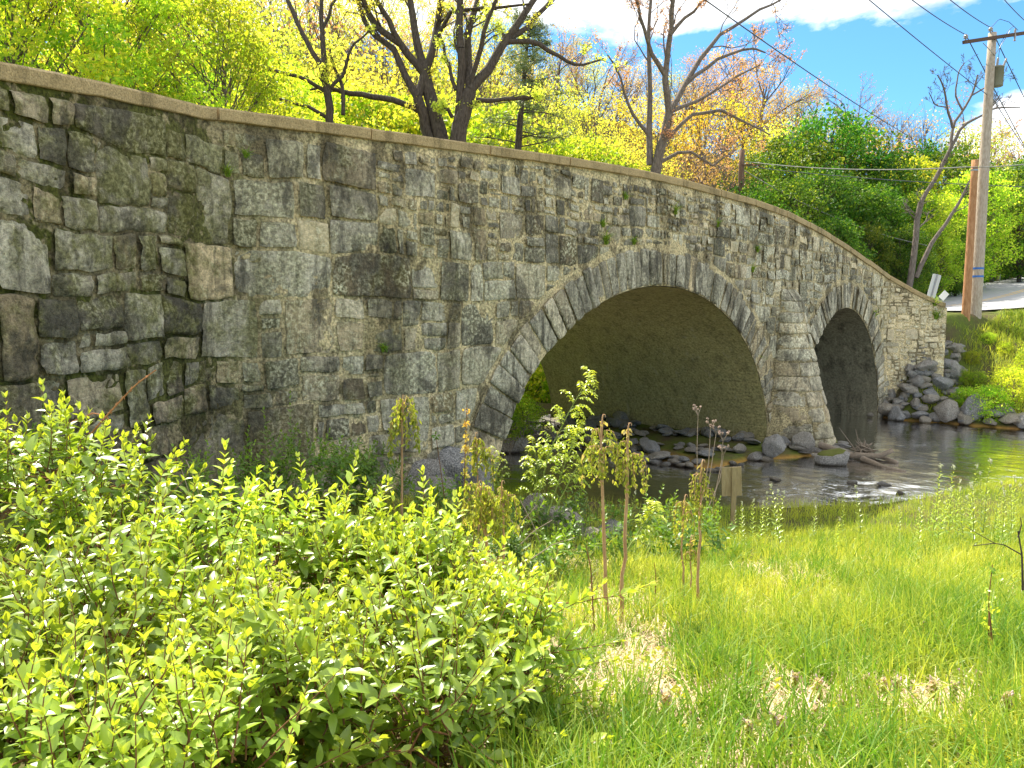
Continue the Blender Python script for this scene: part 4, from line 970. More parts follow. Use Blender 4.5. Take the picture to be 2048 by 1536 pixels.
def mkproto(kind, seed):
    if kind == 'green': a = leaf_tree(seed, 10, 3.6, .20, 78, 130, .20, .85, .10, twigs=0); return Proto('green', *a, M['lf_green'], M['bark_dark'])
    if kind == 'lime': a = leaf_tree(seed, 10, 3.6, .18, 76, 135, .19, .85, .12, twigs=1); return Proto('lime', *a, M['lf_lime'], M['bark_grey'])
    if kind == 'yellow': a = leaf_tree(seed, 13, 3.3, .17, 66, 80, .155, 1.05, .22, twigs=5, flat=.9); return Proto('yellow', *a, M['lf_yellow'], M['bark_grey'])
    if kind == 'gold': a = leaf_tree(seed, 13, 3.4, .17, 62, 66, .155, 1.0, .25, twigs=4, flat=.9); return Proto('gold', *a, M['lf_gold'], M['twig_mauve'])
    if kind == 'rust': a = leaf_tree(seed, 12, 3.2, .16, 55, 22, .15, 1.1, .25, twigs=8, flat=.9); return Proto('rust', *a, M['lf_rust'], M['twig_mauve'])
    if kind == 'bare':
        rng = np.random.default_rng(seed); lists = []; ends = []; T = curve_pts((0, 0, -.3), (rng.normal(0, .1), 0, 1), 10, rng, 6, .1, .03); lists.append((T, np.linspace(.18, .04, 6)))
        branch_out(rng, T, .17, 0, 2, lists, ends, .55, (6, 9), .05, .16, (.35, .8)); P = np.concatenate([e[2:] for e in ends]); D = norm(rng.normal(size=P.shape)); V, F = leaf_cards(P, D, .12, .07, rng)
        return Proto('bare', lists, V, F, np.tile([.5, .3, 0], (len(V), 1)), M['lf_rust'], M['twig_mauve'])
    if kind == 'shrub': a = leaf_tree(seed, 2.6, 1.5, .05, 44, 70, .13, .48, .05, twigs=1); return Proto('shrub', *a, M['lf_lime'], M['bark_grey'])
    if kind == 'darkshrub': a = leaf_tree(seed, 2.6, 1.5, .05, 44, 70, .13, .48, .05, twigs=1); return Proto('shrub', *a, M['lf_green'], M['bark_grey'])

def build_woods():
    pr = {k: [mkproto(k, 300 + 10 * i + j) for j in range(n)] for i, (k, n) in enumerate((('green', 3), ('lime', 2), ('yellow', 3), ('gold', 2), ('rust', 2), ('bare', 2), ('shrub', 2), ('darkshrub', 2)))}
    rng = np.random.default_rng(12)
    LAB = {'green': 'leafy deep green tree', 'lime': 'bright lime green tree in full leaf', 'yellow': 'airy yellow green spring tree', 'gold': 'golden orange spring tree', 'rust': 'twiggy mauve tree with rusty buds', 'bare': 'bare branching tree', 'shrub': 'lime green shrub', 'darkshrub': 'dark green shrub'}
    def put(kind, px, Y, top_py, where, wid=1.0):
        """a tree at depth Y whose tip reaches the sight line through (px, top_py)"""
        x = (px - 1024) / F_PX * Y; z0 = float(ground(x, Y, False)) - .1; p = at(px, top_py, Y); H = {'green': 10, 'lime': 10, 'yellow': 13, 'gold': 13, 'rust': 12, 'bare': 10.5, 'shrub': 2.6, 'darkshrub': 2.6}[kind] * 1.06
        h = max(p[2] - z0, 1.2); sc = np.clip(h / H, .45 if 'shrub' not in kind else .3, 2.6); r = pr[kind][rng.integers(0, len(pr[kind]))]
        return plant_tree(r, x, Y, sc * wid, rng.uniform(0, 6.28), 'shrub' if 'shrub' in kind else kind.replace('lime', 'leafy').replace('green', 'leafy').replace('yellow', 'spring').replace('gold', 'golden').replace('rust', 'budding') + '_tree',
                          LAB[kind] + ' ' + where, LAB[kind] + 's ' + where, z0, sc, cat='shrub' if 'shrub' in kind else 'tree')
    hillL, hillM, hillR, edge = 'on the hillside above the left of the bridge', 'on the hillside behind the middle of the bridge', 'on the wooded slope behind the small arch', 'at the edge of the road beyond the poles'
    # left: hillside of yellow green spring trees up to the frame top
    for px, Y, tp, k in [(-150, 62, -160, 'yellow'), (-20, 66, -150, 'yellow'), (90, 60, -120, 'yellow'), (200, 68, -140, 'yellow'), (310, 62, -120, 'yellow'), (400, 70, -120, 'yellow'), (480, 60, -80, 'yellow'), (560, 66, -100, 'yellow'), (640, 60, -70, 'yellow'), (700, 68, -80, 'yellow'),
                         (250, 48, -30, 'yellow'), (430, 50, -20, 'yellow'), (545, 47, 30, 'yellow'), (610, 52, 10, 'yellow'), (690, 47, 60, 'yellow'), (480, 42, 60, 'lime'), (590, 40, 130, 'lime'), (680, 41, 150, 'lime'), (730, 40, 120, 'yellow'), (360, 44, 30, 'yellow'), (300, 56, -60, 'rust'), (520, 54, -40, 'bare'), (610, 58, -60, 'rust'), (450, 56, -70, 'bare'), (680, 55, -30, 'rust'), (-60, 46, -60, 'yellow'), (120, 50, -60, 'yellow')]:
        put(k, px, Y, tp, hillL)
    for px, Y, tp, k in [(770, 62, -60, 'yellow'), (840, 66, -40, 'yellow'), (920, 62, -20, 'yellow'), (990, 68, 10, 'yellow'), (1060, 64, 50, 'yellow'), (1120, 70, 80, 'gold'), (1180, 66, 115, 'yellow'), (1150, 78, 70, 'yellow'), (1235, 70, 120, 'gold'), (1290, 76, 110, 'gold'), (1340, 68, 140, 'yellow'), (1385, 74, 95, 'gold'), (1440, 70, 85, 'gold'), (1475, 78, 110, 'gold'),
                         (800, 48, 60, 'yellow'), (880, 46, 90, 'yellow'), (960, 50, 90, 'yellow'), (1100, 48, 140, 'yellow'), (1150, 46, 190, 'yellow'), (1210, 50, 170, 'gold'), (1280, 48, 190, 'yellow'), (1340, 52, 200, 'gold'), (1400, 48, 190, 'gold'), (1450, 54, 170, 'gold'), (780, 40, 170, 'lime'), (850, 41, 190, 'lime'), (930, 40, 190, 'lime'), (1010, 41, 200, 'lime'), (1080, 42, 230, 'yellow'), (1160, 41, 260, 'lime'), (1230, 42, 260, 'yellow'), (1300, 41, 290, 'yellow'), (1370, 42, 270, 'rust'), (1430, 41, 290, 'rust'), (1395, 60, 130, 'rust'), (1050, 56, 110, 'yellow'), (760, 52, 20, 'rust'), (900, 55, 30, 'bare'), (1000, 52, 70, 'rust'), (1130, 54, 110, 'bare'), (1250, 56, 130, 'rust'), (1330, 58, 120, 'bare'), (1190, 58, 100, 'bare'), (1460, 60, 120, 'bare')]:
        put(k, px, Y, tp, hillM)
    for px, Y, tp, k in [(1510, 80, 120, 'gold'), (1545, 74, 180, 'gold'), (1590, 82, 165, 'yellow'), (1570, 76, 175, 'rust'), (1630, 78, 200, 'bare'), (1670, 84, 170, 'bare'), (1710, 78, 195, 'bare'), (1745, 82, 215, 'rust'), (1790, 86, 215, 'rust'), (1830, 82, 215, 'rust'), (1870, 84, 235, 'bare'), (1910, 80, 240, 'yellow'), (1955, 84, 245, 'yellow'), (2000, 80, 270, 'rust'),
                         (1660, 66, 235, 'gold'), (1720, 64, 250, 'gold'), (1780, 62, 265, 'rust'), (1500, 58, 200, 'gold'), (1540, 54, 230, 'yellow'),
                         (1630, 50, 208, 'green'), (1685, 52, 250, 'green'), (1575, 48, 262, 'green'), (1520, 46, 300, 'green'), (1740, 50, 300, 'green'), (1800, 52, 305, 'lime'), (1840, 56, 275, 'green'), (1890, 54, 290, 'green'), (1620, 43, 330, 'green'), (1690, 44, 350, 'green'), (1760, 45, 370, 'green'), (1830, 46, 375, 'lime'), (1560, 41, 350, 'green'), (1500, 40, 360, 'green'), (1880, 48, 380, 'lime'), (1930, 50, 330, 'lime'),
                         (1720, 41, 440, 'green'), (1800, 42, 450, 'green'), (1860, 44, 440, 'lime'), (1655, 40, 430, 'green'), (1760, 43, 480, 'green'), (1905, 46, 455, 'green')]:
        put(k, px, Y, tp, hillR)
    for px, Y, tp, k in [(1975, 60, 330, 'lime'), (2030, 58, 305, 'green'), (2085, 62, 290, 'green'), (2000, 66, 380, 'green'), (2060, 70, 330, 'green'), (2130, 66, 300, 'green'), (1960, 64, 430, 'green'), (2020, 72, 440, 'green'), (2075, 75, 420, 'green'), (2180, 72, 310, 'green')]:
        put(k, px, Y, tp, edge)
    for i in range(34):
        px = rng.uniform(1500, 1930); Y = rng.uniform(40, 47); x = (px - 1024) / F_PX * Y
        if road_near(np.array(x), np.array(Y))[0] < 5.2: continue
        plant_tree(pr['darkshrub'][rng.integers(0, 2)], x, Y, rng.uniform(.7, 1.3), rng.uniform(0, 6), 'shrub', 'dark green shrub under the trees beyond the right end of the bridge', 'understorey shrubs beyond the bridge', cat='shrub')
    for i in range(26):
        px = rng.uniform(1920, 2120); Y = rng.uniform(52, 66); x = (px - 1024) / F_PX * Y
        if road_near(np.array(x), np.array(Y))[0] < 5.5: continue
        plant_tree(pr['darkshrub' if rng.random() < .7 else 'shrub'][rng.integers(0, 2)], x, Y, rng.uniform(.6, 1.1), rng.uniform(0, 6), 'shrub', 'shrub at the wood edge beside the road', 'shrubs at the wood edge beside the road', cat='shrub')
    for i in range(34):
        px = rng.uniform(420, 1480); Y = rng.uniform(33.5, 38.5) if px > 1000 else rng.uniform(29, 37); x = (px - 1024) / F_PX * Y
        if st_of(x, Y)[1] > -11.5: continue
        plant_tree(pr['shrub'][rng.integers(0, 2)], x, Y, rng.uniform(.9, 1.6), rng.uniform(0, 6), 'shrub', 'bright green bush showing just above the bridge coping', 'bushes behind the bridge coping', cat='shrub')
    # shrubs on the sunny right bank
    for px, Y, sc, lab in [(1985, 27.6, .50, 'bright yellow green bush leaning over the far water edge'), (2030, 27.9, .52, 'bright bush at the right frame edge over the far water'), (1935, 28.6, .30, 'smaller green bush between the boulders and the bright bush'), (1960, 29.3, .22, 'low leafy bush halfway up the far bank'), (2010, 30.2, .22, 'leafy bush high on the far bank near the road'), (1900, 28.4, .2, 'dark green weed bush among the boulders'), (1975, 31.0, .2, 'leafy weeds on the bank crest below the tall pole'), (1908, 29.9, .22, 'dark weedy bush just right of the wall end'), (1930, 29.6, .24, 'leafy weed bush above the blue grey boulder'), (1945, 30.4, .2, 'small weed bush below the poles'), (2075, 28.4, .55, 'bright bush outside the right end of the view')]:
        x = (px - 1024) / F_PX * Y
        plant_tree(pr['shrub' if px > 1920 else 'darkshrub'][rng.integers(0, 2)], x, Y, sc, rng.uniform(0, 6), 'bank_bush', lab, None, cat='bush')
    # greenery in the arches
    for i, (s, t, sc) in enumerate([(6.1, -5.6, .42), (5.6, -6.3, .5), (6.6, -6.9, .55), (7.2, -8.2, .6), (5.0, -5.2, .34), (8.0, -10.5, .8), (9.5, -12.5, 1.0), (7.0, -12, 1.0), (10.5, -15, 1.3)]):
        x, y = xy_of(s, t); plant_tree(pr['shrub'][i % 2], x, y, sc, rng.uniform(0, 6), 'bank_bush', 'sunlit bush seen through the left side of the large arch', 'bushes behind the large arch', z=.35, cat='bush')
    for i, (s, t, sc) in enumerate([(19.2, -4.6, .5), (19.8, -3.6, .38), (20.2, -2.6, .3)]):
        x, y = xy_of(s, t); plant_tree(pr['darkshrub'][i % 2], x, y, sc, rng.uniform(0, 6), 'bank_bush', 'dark green bush growing inside the small arch', 'bushes inside the small arch', z=.2, cat='bush')
    # root mass under the sunlit bushes
    g = Geo()
    for _ in range(160):
        x, y = xy_of(rng.uniform(4.2, 6.9), rng.uniform(-6.6, -4.6)); p = np.array([x, y, rng.uniform(.35, .9)]); V, F = tubes(curve_pts(p, norm(rng.normal(size=3) * [1, 1, .5] + [0, 0, -.5]), rng.uniform(.4, .9), rng, 6, .3, -.15), np.linspace(.018, .005, 6), 4); g.add(V, F)
    tag(link('root_mass', g.build('root_mass', [M['drift']])), 'tangle of bare roots under the bushes inside the large arch', 'roots')
    for i in range(9):
        x, y = xy_of(rng.uniform(4.6, 7.4), rng.uniform(-7.2, -5.2)); rock(x, y, rng.uniform(.4, .6), 'dark earthy rock under the bushes inside the large arch', 'rocks under the bushes in the large arch', z=.1)
    return pr
PR = build_woods()

# ------------------------------------------------------------------ the big trees behind the coping, limbs laid out one by one
def limb_tree(name, label, Y, limbs, seed, bark, buds, twig_lv=2, nkid=(4, 7), spread=1.2, leafsize=.09, budn=1.0, ratio=.42, base_z=None, group=None, thick=1.0, rm=(.012, .006)):
    """limbs: list of (pixel polyline with radius in pixels); each limb gets its own depth drift"""
    rng = np.random.default_rng(seed); lists = []; ends = []; nodes = {}
    for pts in limbs:
        pts = np.array(pts, float); q0 = (round(pts[0, 0]), round(pts[0, 1])); y0 = nodes.get(q0, Y)
        n = len(pts); dy = np.linspace(0, rng.normal(0, spread) * (1 if q0 in nodes else .15), n); W = []
        for i, (px, py, r) in enumerate(pts):
            p = at(px, py, y0 + dy[i]); r = r * thick; W.append([*p, r * (y0 + dy[i]) / F_PX]); nodes[(round(px), round(py))] = y0 + dy[i]
        m = max(6, 2 * n); S = resample(np.array(W), m)
        S[1:-1, :3] += rng.normal(0, .025, (m - 2, 3))
        for i in range(0, m - 1, 5):
            seg = S[i:i + 6]
            if len(seg) >= 2: seg = resample(seg, 6); lists.append((seg[:, :3], np.maximum(seg[:, 3], .006)))
        P = S[:, :3]
        if twig_lv >= 0: branch_out(rng, P[max(1, m // 5):], S[m // 2, 3] * .8, 0, twig_lv, lists, ends, ratio * rng.uniform(.8, 1.1), nkid, .05, .2, (.4, 1.0), rm)
        ends.append(P[-3:])
    O = np.array([lists[0][0][0][0], lists[0][0][0][1], 4.6 if base_z is None else base_z])
    p0 = lists[0][0][0]; root = resample([[O[0], O[1], O[2]], p0], 6); lists.append((root, np.full(6, lists[0][1][0]) * np.linspace(1.25, 1, 6)))
    lists = [(P - O, R) for P, R in lists]; t = thing(name, label, 'tree', tuple(O), group); link('trunk', wood_mesh('trunk', lists, [bark], 9, 3, .025), t)
    if buds:
        P = np.concatenate([resample(e, 5) for e in ends]); P = np.repeat(P, max(1, int(budn)), 0) if budn >= 1 else P[rng.random(len(P)) < budn]; P = P + rng.normal(0, .07, P.shape) - O
        D = norm(rng.normal(size=P.shape) + [0, 0, -.3]); L = leafsize * rng.uniform(.6, 1.4, len(P)); V, F = leaf_cards(P, D, L, L * .6, rng)
        link('crown', mesh('crown', V, [F], buds, smooth=False, attrs={'tone': np.repeat(np.stack([rng.random(len(P)), rng.random(len(P)) * .5, 0 * L], 1), 4, 0)}), t)
    return t

limb_tree('bare_tree', 'dark slender tree with upright forks above the left of the coping', 27, [
    [(662, 262, 8), (656, 185, 7.5), (648, 150, 7)], [(648, 150, 6), (630, 110, 5), (600, 60, 4.5), (575, 0, 4), (560, -60, 3)], [(648, 150, 6), (643, 80, 5), (640, 20, 4), (655, -60, 3)],
    [(643, 80, 4), (660, 20, 3), (690, -30, 2)], [(656, 185, 5), (640, 175, 4), (590, 150, 3.5), (520, 135, 3), (480, 100, 2)], [(656, 185, 4), (690, 140, 3.5), (700, 95, 2.5), (740, 60, 1.5)], [(662, 240, 4), (620, 215, 3.5), (560, 200, 2.5), (500, 165, 1.5)],
    [(686, 230, 4), (688, 180, 4), (672, 140, 3), (660, 100, 2)]], 5, M['bark_dark'], M['lf_yellow'], 2, (3, 5), .8)
limb_tree('bare_tree', 'large dark trunked tree left of the twin forking above the coping', 28, [
    [(885, 290, 15), (868, 230, 14), (850, 150, 12)], [(850, 150, 9), (838, 100, 8), (828, 50, 7), (815, -40, 5)], [(850, 150, 8), (800, 85, 7), (755, 55, 6), (730, 10, 5), (715, -40, 4)], [(800, 85, 6), (770, 30, 5), (740, -20, 4)],
    [(862, 290, 11), (845, 225, 10), (835, 195, 10)], [(835, 195, 9), (855, 130, 8), (868, 85, 7), (880, 20, 6), (885, -50, 4)], [(835, 195, 8), (805, 140, 7), (785, 95, 6), (740, 65, 5), (715, 0, 4)], [(845, 225, 6), (790, 200, 6), (740, 190, 5.5), (690, 186, 5), (655, 170, 3), (620, 180, 2)],
    [(868, 85, 4), (900, 25, 4), (985, 15, 3), (1060, 8, 2)]], 6, M['bark_dark'], M['lf_yellow'], 2, (3, 6), 1.2)
limb_tree('bare_tree', 'large dark trunked tree right of the twin with a broad right fork', 27.5, [
    [(912, 300, 17), (922, 240, 15), (940, 180, 13)], [(912, 260, 8), (922, 180, 8), (925, 120, 8), (920, 60, 7), (918, -30, 6)], [(940, 180, 9), (934, 120, 8), (938, 50, 7), (955, 0, 5), (960, -50, 4)],
    [(940, 180, 10), (985, 125, 9), (1010, 85, 8), (1040, 40, 7), (1075, -10, 5)], [(1010, 85, 6), (1060, 50, 5), (1100, 5, 4), (1140, -40, 3)], [(1010, 85, 5), (1060, 80, 5), (1110, 105, 4), (1150, 135, 3), (1200, 120, 1.6)], [(952, 200, 5), (985, 200, 4), (1040, 195, 4), (1085, 200, 2)], [(905, 235, 4), (895, 220, 3.5), (872, 215, 2.5)],
    [(940, 180, 5), (958, 110, 5), (975, 40, 4), (1000, -20, 3)], [(912, 180, 4), (890, 110, 3), (880, 70, 2)]], 7, M['bark_dark'], M['lf_yellow'], 2, (3, 6), 1.2)
limb_tree('bare_tree', 'nearly leafless tree with many fine twigs before the patch of sky', 32, [
    [(1310, 350, 11), (1325, 290, 9), (1338, 225, 8)], [(1300, 330, 7), (1298, 270, 6), (1302, 200, 5), (1296, 100, 4), (1302, 0, 3)], [(1338, 225, 7), (1330, 150, 6), (1340, 70, 5), (1350, -20, 4)], [(1338, 225, 6), (1370, 170, 5), (1400, 120, 4.5), (1440, 70, 3.5), (1520, 20, 2.5), (1570, -5, 1.6)], [(1330, 150, 5), (1300, 100, 4), (1282, 40, 3), (1270, -20, 2)],
    [(1340, 70, 4), (1375, 30, 3), (1420, -10, 2)], [(1370, 170, 4), (1430, 120, 3), (1500, 95, 2.4), (1530, 105, 1.4)], [(1325, 290, 4), (1380, 230, 3.5), (1440, 220, 3), (1500, 250, 2), (1540, 270, 1.4)], [(1338, 225, 4), (1400, 200, 3), (1480, 150, 2), (1520, 130, 1.2)], [(1298, 270, 4), (1260, 220, 3), (1240, 150, 2), (1215, 110, 1.4)], [(1310, 330, 4), (1370, 300, 3), (1430, 330, 2), (1470, 300, 1.4)]], 8, M['bark_grey'], M['lf_rust'], 2, (4, 7), 1.5, .07, .7)
limb_tree('lacy_tree', 'leaning tree with a lacy leafless crown left of the tall pole', 40, [
    [(1818, 575, 9), (1832, 470, 8), (1842, 405, 8)], [(1842, 405, 6), (1880, 340, 5.5), (1902, 295, 5)], [(1902, 295, 4.5), (1925, 250, 4), (1955, 235, 3), (1990, 215, 2.4), (2040, 215, 1.4)], [(1902, 295, 4.5), (1905, 255, 4), (1925, 220, 3.5), (1945, 190, 3), (1955, 150, 2)], [(1905, 255, 3.5), (1895, 215, 3), (1890, 180, 2.5), (1875, 150, 1.6)], [(1925, 220, 3), (1910, 190, 2.4), (1915, 150, 1.8), (1930, 125, 1.2)], [(1945, 190, 2.4), (1985, 165, 2), (2010, 150, 1.2)], [(1925, 250, 2.5), (1975, 225, 2), (2000, 190, 1.4)], [(1895, 215, 2), (1870, 210, 1.6), (1858, 185, 1.1)],
    [(1832, 555, 7), (1860, 490, 6), (1890, 450, 5), (1925, 395, 4), (1940, 360, 2)]], 9, M['bark_grey'], None, 2, (5, 7), .8, .05, .3, .42, base_z=4.2, thick=.68, rm=(.009, .005))

def pine():
    rng = np.random.default_rng(31); Y = 33.0; lists = []; LP = []; LD = []
    T = np.array([at(1036, 300, Y), at(1040, 240, Y), at(1045, 190, Y), at(1050, 130, Y), at(1056, 80, Y), at(1060, 30, Y)]); O = np.array([T[0][0], Y, 4.8]); lists.append((T, np.linspace(.16, .03, 6)))
    for h in np.linspace(.02, .98, 38):
        i = min(int(h * 5), 4); p = T[i] + (T[i + 1] - T[i]) * (h * 5 - i); L = 2.3 * (1 - .72 * h) * rng.uniform(.6, 1.15); a = rng.uniform(0, 6.28)
        Q = curve_pts(p, (cos(a), sin(a), .18), L, rng, 6, .10, -.02); lists.append((Q, np.linspace(.035, .008, 6)))
        for t in np.linspace(.3, 1, 8):
            j = min(int(t * 5), 4); c = Q[j] + (Q[j + 1] - Q[j]) * (t * 5 - j)
            for _ in range(3):
                e = c + rng.normal(0, .17, 3); n = 16; d = norm(rng.normal(size=(n, 3)) + [0, 0, .5]); LP.append(e + d * .03); LD.append(d)
    LP = np.concatenate(LP) - O; LD = np.concatenate(LD); V, F = leaf_cards(LP, LD, .17, .022, rng, 0)
    t = thing('pine_tree', 'pale green pine with open tiers right of the large twin trunks', 'tree', tuple(O)); lists = [(P - O, R) for P, R in lists]; lists.append((np.linspace((0, 0, 0), T[0] - O, 6), np.full(6, .17)))
    link('trunk', wood_mesh('trunk', lists, [M['bark_dark']], 8, 4), t); link('crown', mesh('crown', V, [F], M['needle'], smooth=False, attrs={'tone': np.repeat(np.stack([rng.random(len(LP)), rng.random(len(LP)) * .6, 0 * LP[:, 0]], 1), 4, 0)}), t)
pine()
def near_maples():
    for i, (px, Y, tp, sc, lab) in enumerate([(40, 20, -150, 1, 'large lime green tree filling the top left corner'), (230, 22, -130, 1, 'bright lime tree in full leaf above the left wall'), (420, 24, -30, 1, 'lime green tree thinning out beside the dark slender tree'), (560, 29, 130, 1, 'small lime green tree at the foot of the dark slender tree'), (-160, 20, -120, 1, 'lime green tree just beyond the left frame edge')]):
        x = (px - 1024) / F_PX * Y; z0 = 4.3; H = at(px, tp, Y)[2] - z0
        a = leaf_tree(500 + i, H, 3.3 if i < 3 else 2.1, .13, 150 if i < 3 else 80, 190, .125, .66, .02, twigs=2, droop=.5)
        plant_tree(Proto('maple', *a, M['lf_lime'], M['bark_grey']), x, Y, 1, i * 1.3, 'leafy_tree', lab, None, z0)
near_maples()
# ------------------------------------------------------------------ foreground plants
M['lf_shrub'] = mat_leaf('shrub_leaves', (0.085, 0.205, 0.018), (0.30, 0.44, 0.055), (0.50, 0.57, 0.06), .36, .33, .0, .65)
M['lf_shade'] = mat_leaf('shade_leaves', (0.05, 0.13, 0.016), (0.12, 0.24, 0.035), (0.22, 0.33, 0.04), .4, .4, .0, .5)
M['stem_red'] = mat_bark('reddish_stem', (0.14, 0.06, 0.025), (0.30, 0.16, 0.07), 30); M['stem_tan'] = mat_bark('tan_stem', (0.34, 0.19, 0.09), (0.58, 0.38, 0.21), 26)
M['stem_dry'] = mat_bark('dry_stem', (0.22, 0.16, 0.12), (0.46, 0.37, 0.29), 30); M['stem_green'] = mat_plain('green_stem', (0.20, 0.26, 0.05), .6, var=.3)
M['lf_wilt'] = mat_leaf('wilted_leaves', (0.17, 0.23, 0.03), (0.42, 0.46, 0.08), (0.50, 0.40, 0.19), .4, .6, .0, .2)
M['lf_orange'] = mat_leaf('young_orange_leaves', (0.40, 0.24, 0.07), (0.50, 0.38, 0.10), (0.38, 0.42, 0.07), .45, .45)
M['umbel'] = mat_plain('dry_seed_heads', (0.42, 0.30, 0.24), .9, var=.4, scale=40)

def build_shrub(name, label, cat, blobs, nspr, seed, leaf=(.055, .085), mat='lf_shrub', stemmat='stem_red', base=None, pairs=(6, 10), sprlen=(.22, .42), up=.75, group=None, inner=.22, shoots=()):
    """blobs: (centre, radii) ellipsoids; leafy sprigs leave the shell and the inside of each, main stems join them to the base"""
    rng = np.random.default_rng(seed); P = []; D = []; U = []; L = []; TN = []; lists = []
    if base is None: c = blobs[0][0]; base = np.array([c[0], c[1], float(ground(c[0], c[1])) - .05])
    def sprig(p, d, sl, npairs, bright=0):
        Q = curve_pts(p, d, sl, rng, 6, .10, .06); lists.append((Q, np.linspace(.0035, .0012, 6)))
        ph = rng.uniform(0, 6.28)
        for i in range(npairs):
            t = .08 + .92 * (i + .3) / npairs; k = t * 5; j = min(int(k), 4); q = Q[j] + (Q[j + 1] - Q[j]) * (k - j); ax = norm(Q[j + 1] - Q[j])
            a = ph + i * 1.57 + rng.normal(0, .2); e1 = norm(np.cross(ax, [.3, .2, 1])); e2 = np.cross(ax, e1)
            for sgn in (0, pi):
                rad_ = e1 * cos(a + sgn) + e2 * sin(a + sgn); tip = t ** 2
                dd = norm(rad_ * (1.0 - .62 * tip) + ax * (.45 + .8 * tip) + rng.normal(0, .16, 3) + [0, 0, -.10])
                size = rng.uniform(.62, 1.42) * rng.uniform(*leaf) * (.62 + .62 * math.sin(pi * min(1, .25 + .72 * t)) - .30 * tip)
                P.append(q); D.append(dd); U.append(norm(ax + rng.normal(0, .25, 3) + [0, 0, .7])); L.append(size); TN.append((np.clip(rng.normal(.5, .22), 0, 1), np.clip(.12 + .95 * tip ** 1.3 * rng.uniform(.5, 1.1) + bright, 0, 1), 0))
        for _ in range(3):
            P.append(Q[-1]); D.append(norm(ax + rng.normal(0, .33, 3))); U.append(norm(rng.normal(size=3) + [0, 0, .3])); L.append(rng.uniform(*leaf) * .62); TN.append((rng.random(), rng.uniform(.7, 1.0), 0))
    for bi, (c, r) in enumerate(blobs):
        c = np.array(c); r = np.array(r); n = int(nspr * r[0] * r[1] ** .5 * r[2] ** .5 * 2.7 + 8)
        hubs = []
        for _ in range(7):
            d = norm(rng.normal(size=3) + [0, 0, .5]); e = c + d * r * rng.uniform(.35, .7); m_ = (base + e) / 2 + rng.normal(0, .08, 3) + np.array([0, 0, .12])
            Q = resample([base + rng.normal(0, .06, 3) * [1, 1, 0], m_, e], 6); lists.append((Q, np.linspace(.012, .005, 6))); hubs.append(e)
        hubs = np.array(hubs)
        for _ in range(n):
            d = norm(rng.normal(size=3) + [0, -.12, .42]); k = rng.uniform(.62, 1.0) if rng.random() > inner else rng.uniform(.2, .7)
            p = c + d * r * k; gz = float(ground(p[0], p[1], False))
            if p[2] < gz + .05: p[2] = gz + rng.uniform(.05, .25)
            if fbm(p[None] * 2.6, 2, 83)[0] < -.13: continue                 # gaps in the foliage
            dr = norm(d * r / r.max() * .8 + np.array([0, 0, up]) + rng.normal(0, .42, 3))
            sprig(p, dr, rng.uniform(*sprlen), rng.integers(*pairs))
            if rng.random() < .5:
                h = hubs[np.argmin(np.linalg.norm(hubs - p, axis=1))]; lists.append((resample([h, (h + p) / 2 + rng.normal(0, .03, 3), p], 6), np.linspace(.005, .003, 6)))
    for p, d, sl, np_ in shoots: sprig(np.array(p), np.array(d, float), sl, np_, .15)
    O = base
    V, tri, quad = leaf_full(np.array(P) - O, np.array(D), np.array(U), np.array(L), np.array(L) * rng.uniform(.38, .56, len(L)), rng.uniform(.05, .35, (len(L), 1)))
    t = thing(name, label, cat, tuple(O), group); link('stems', wood_mesh('stems', [(Q - O, R) for Q, R in lists], [M[stemmat]], 5, 4, .006), t)
    link('leaves', mesh('leaves', V, [tri, quad], M[mat], attrs={'tone': np.repeat(np.array(TN), 11, 0)}), t); return t

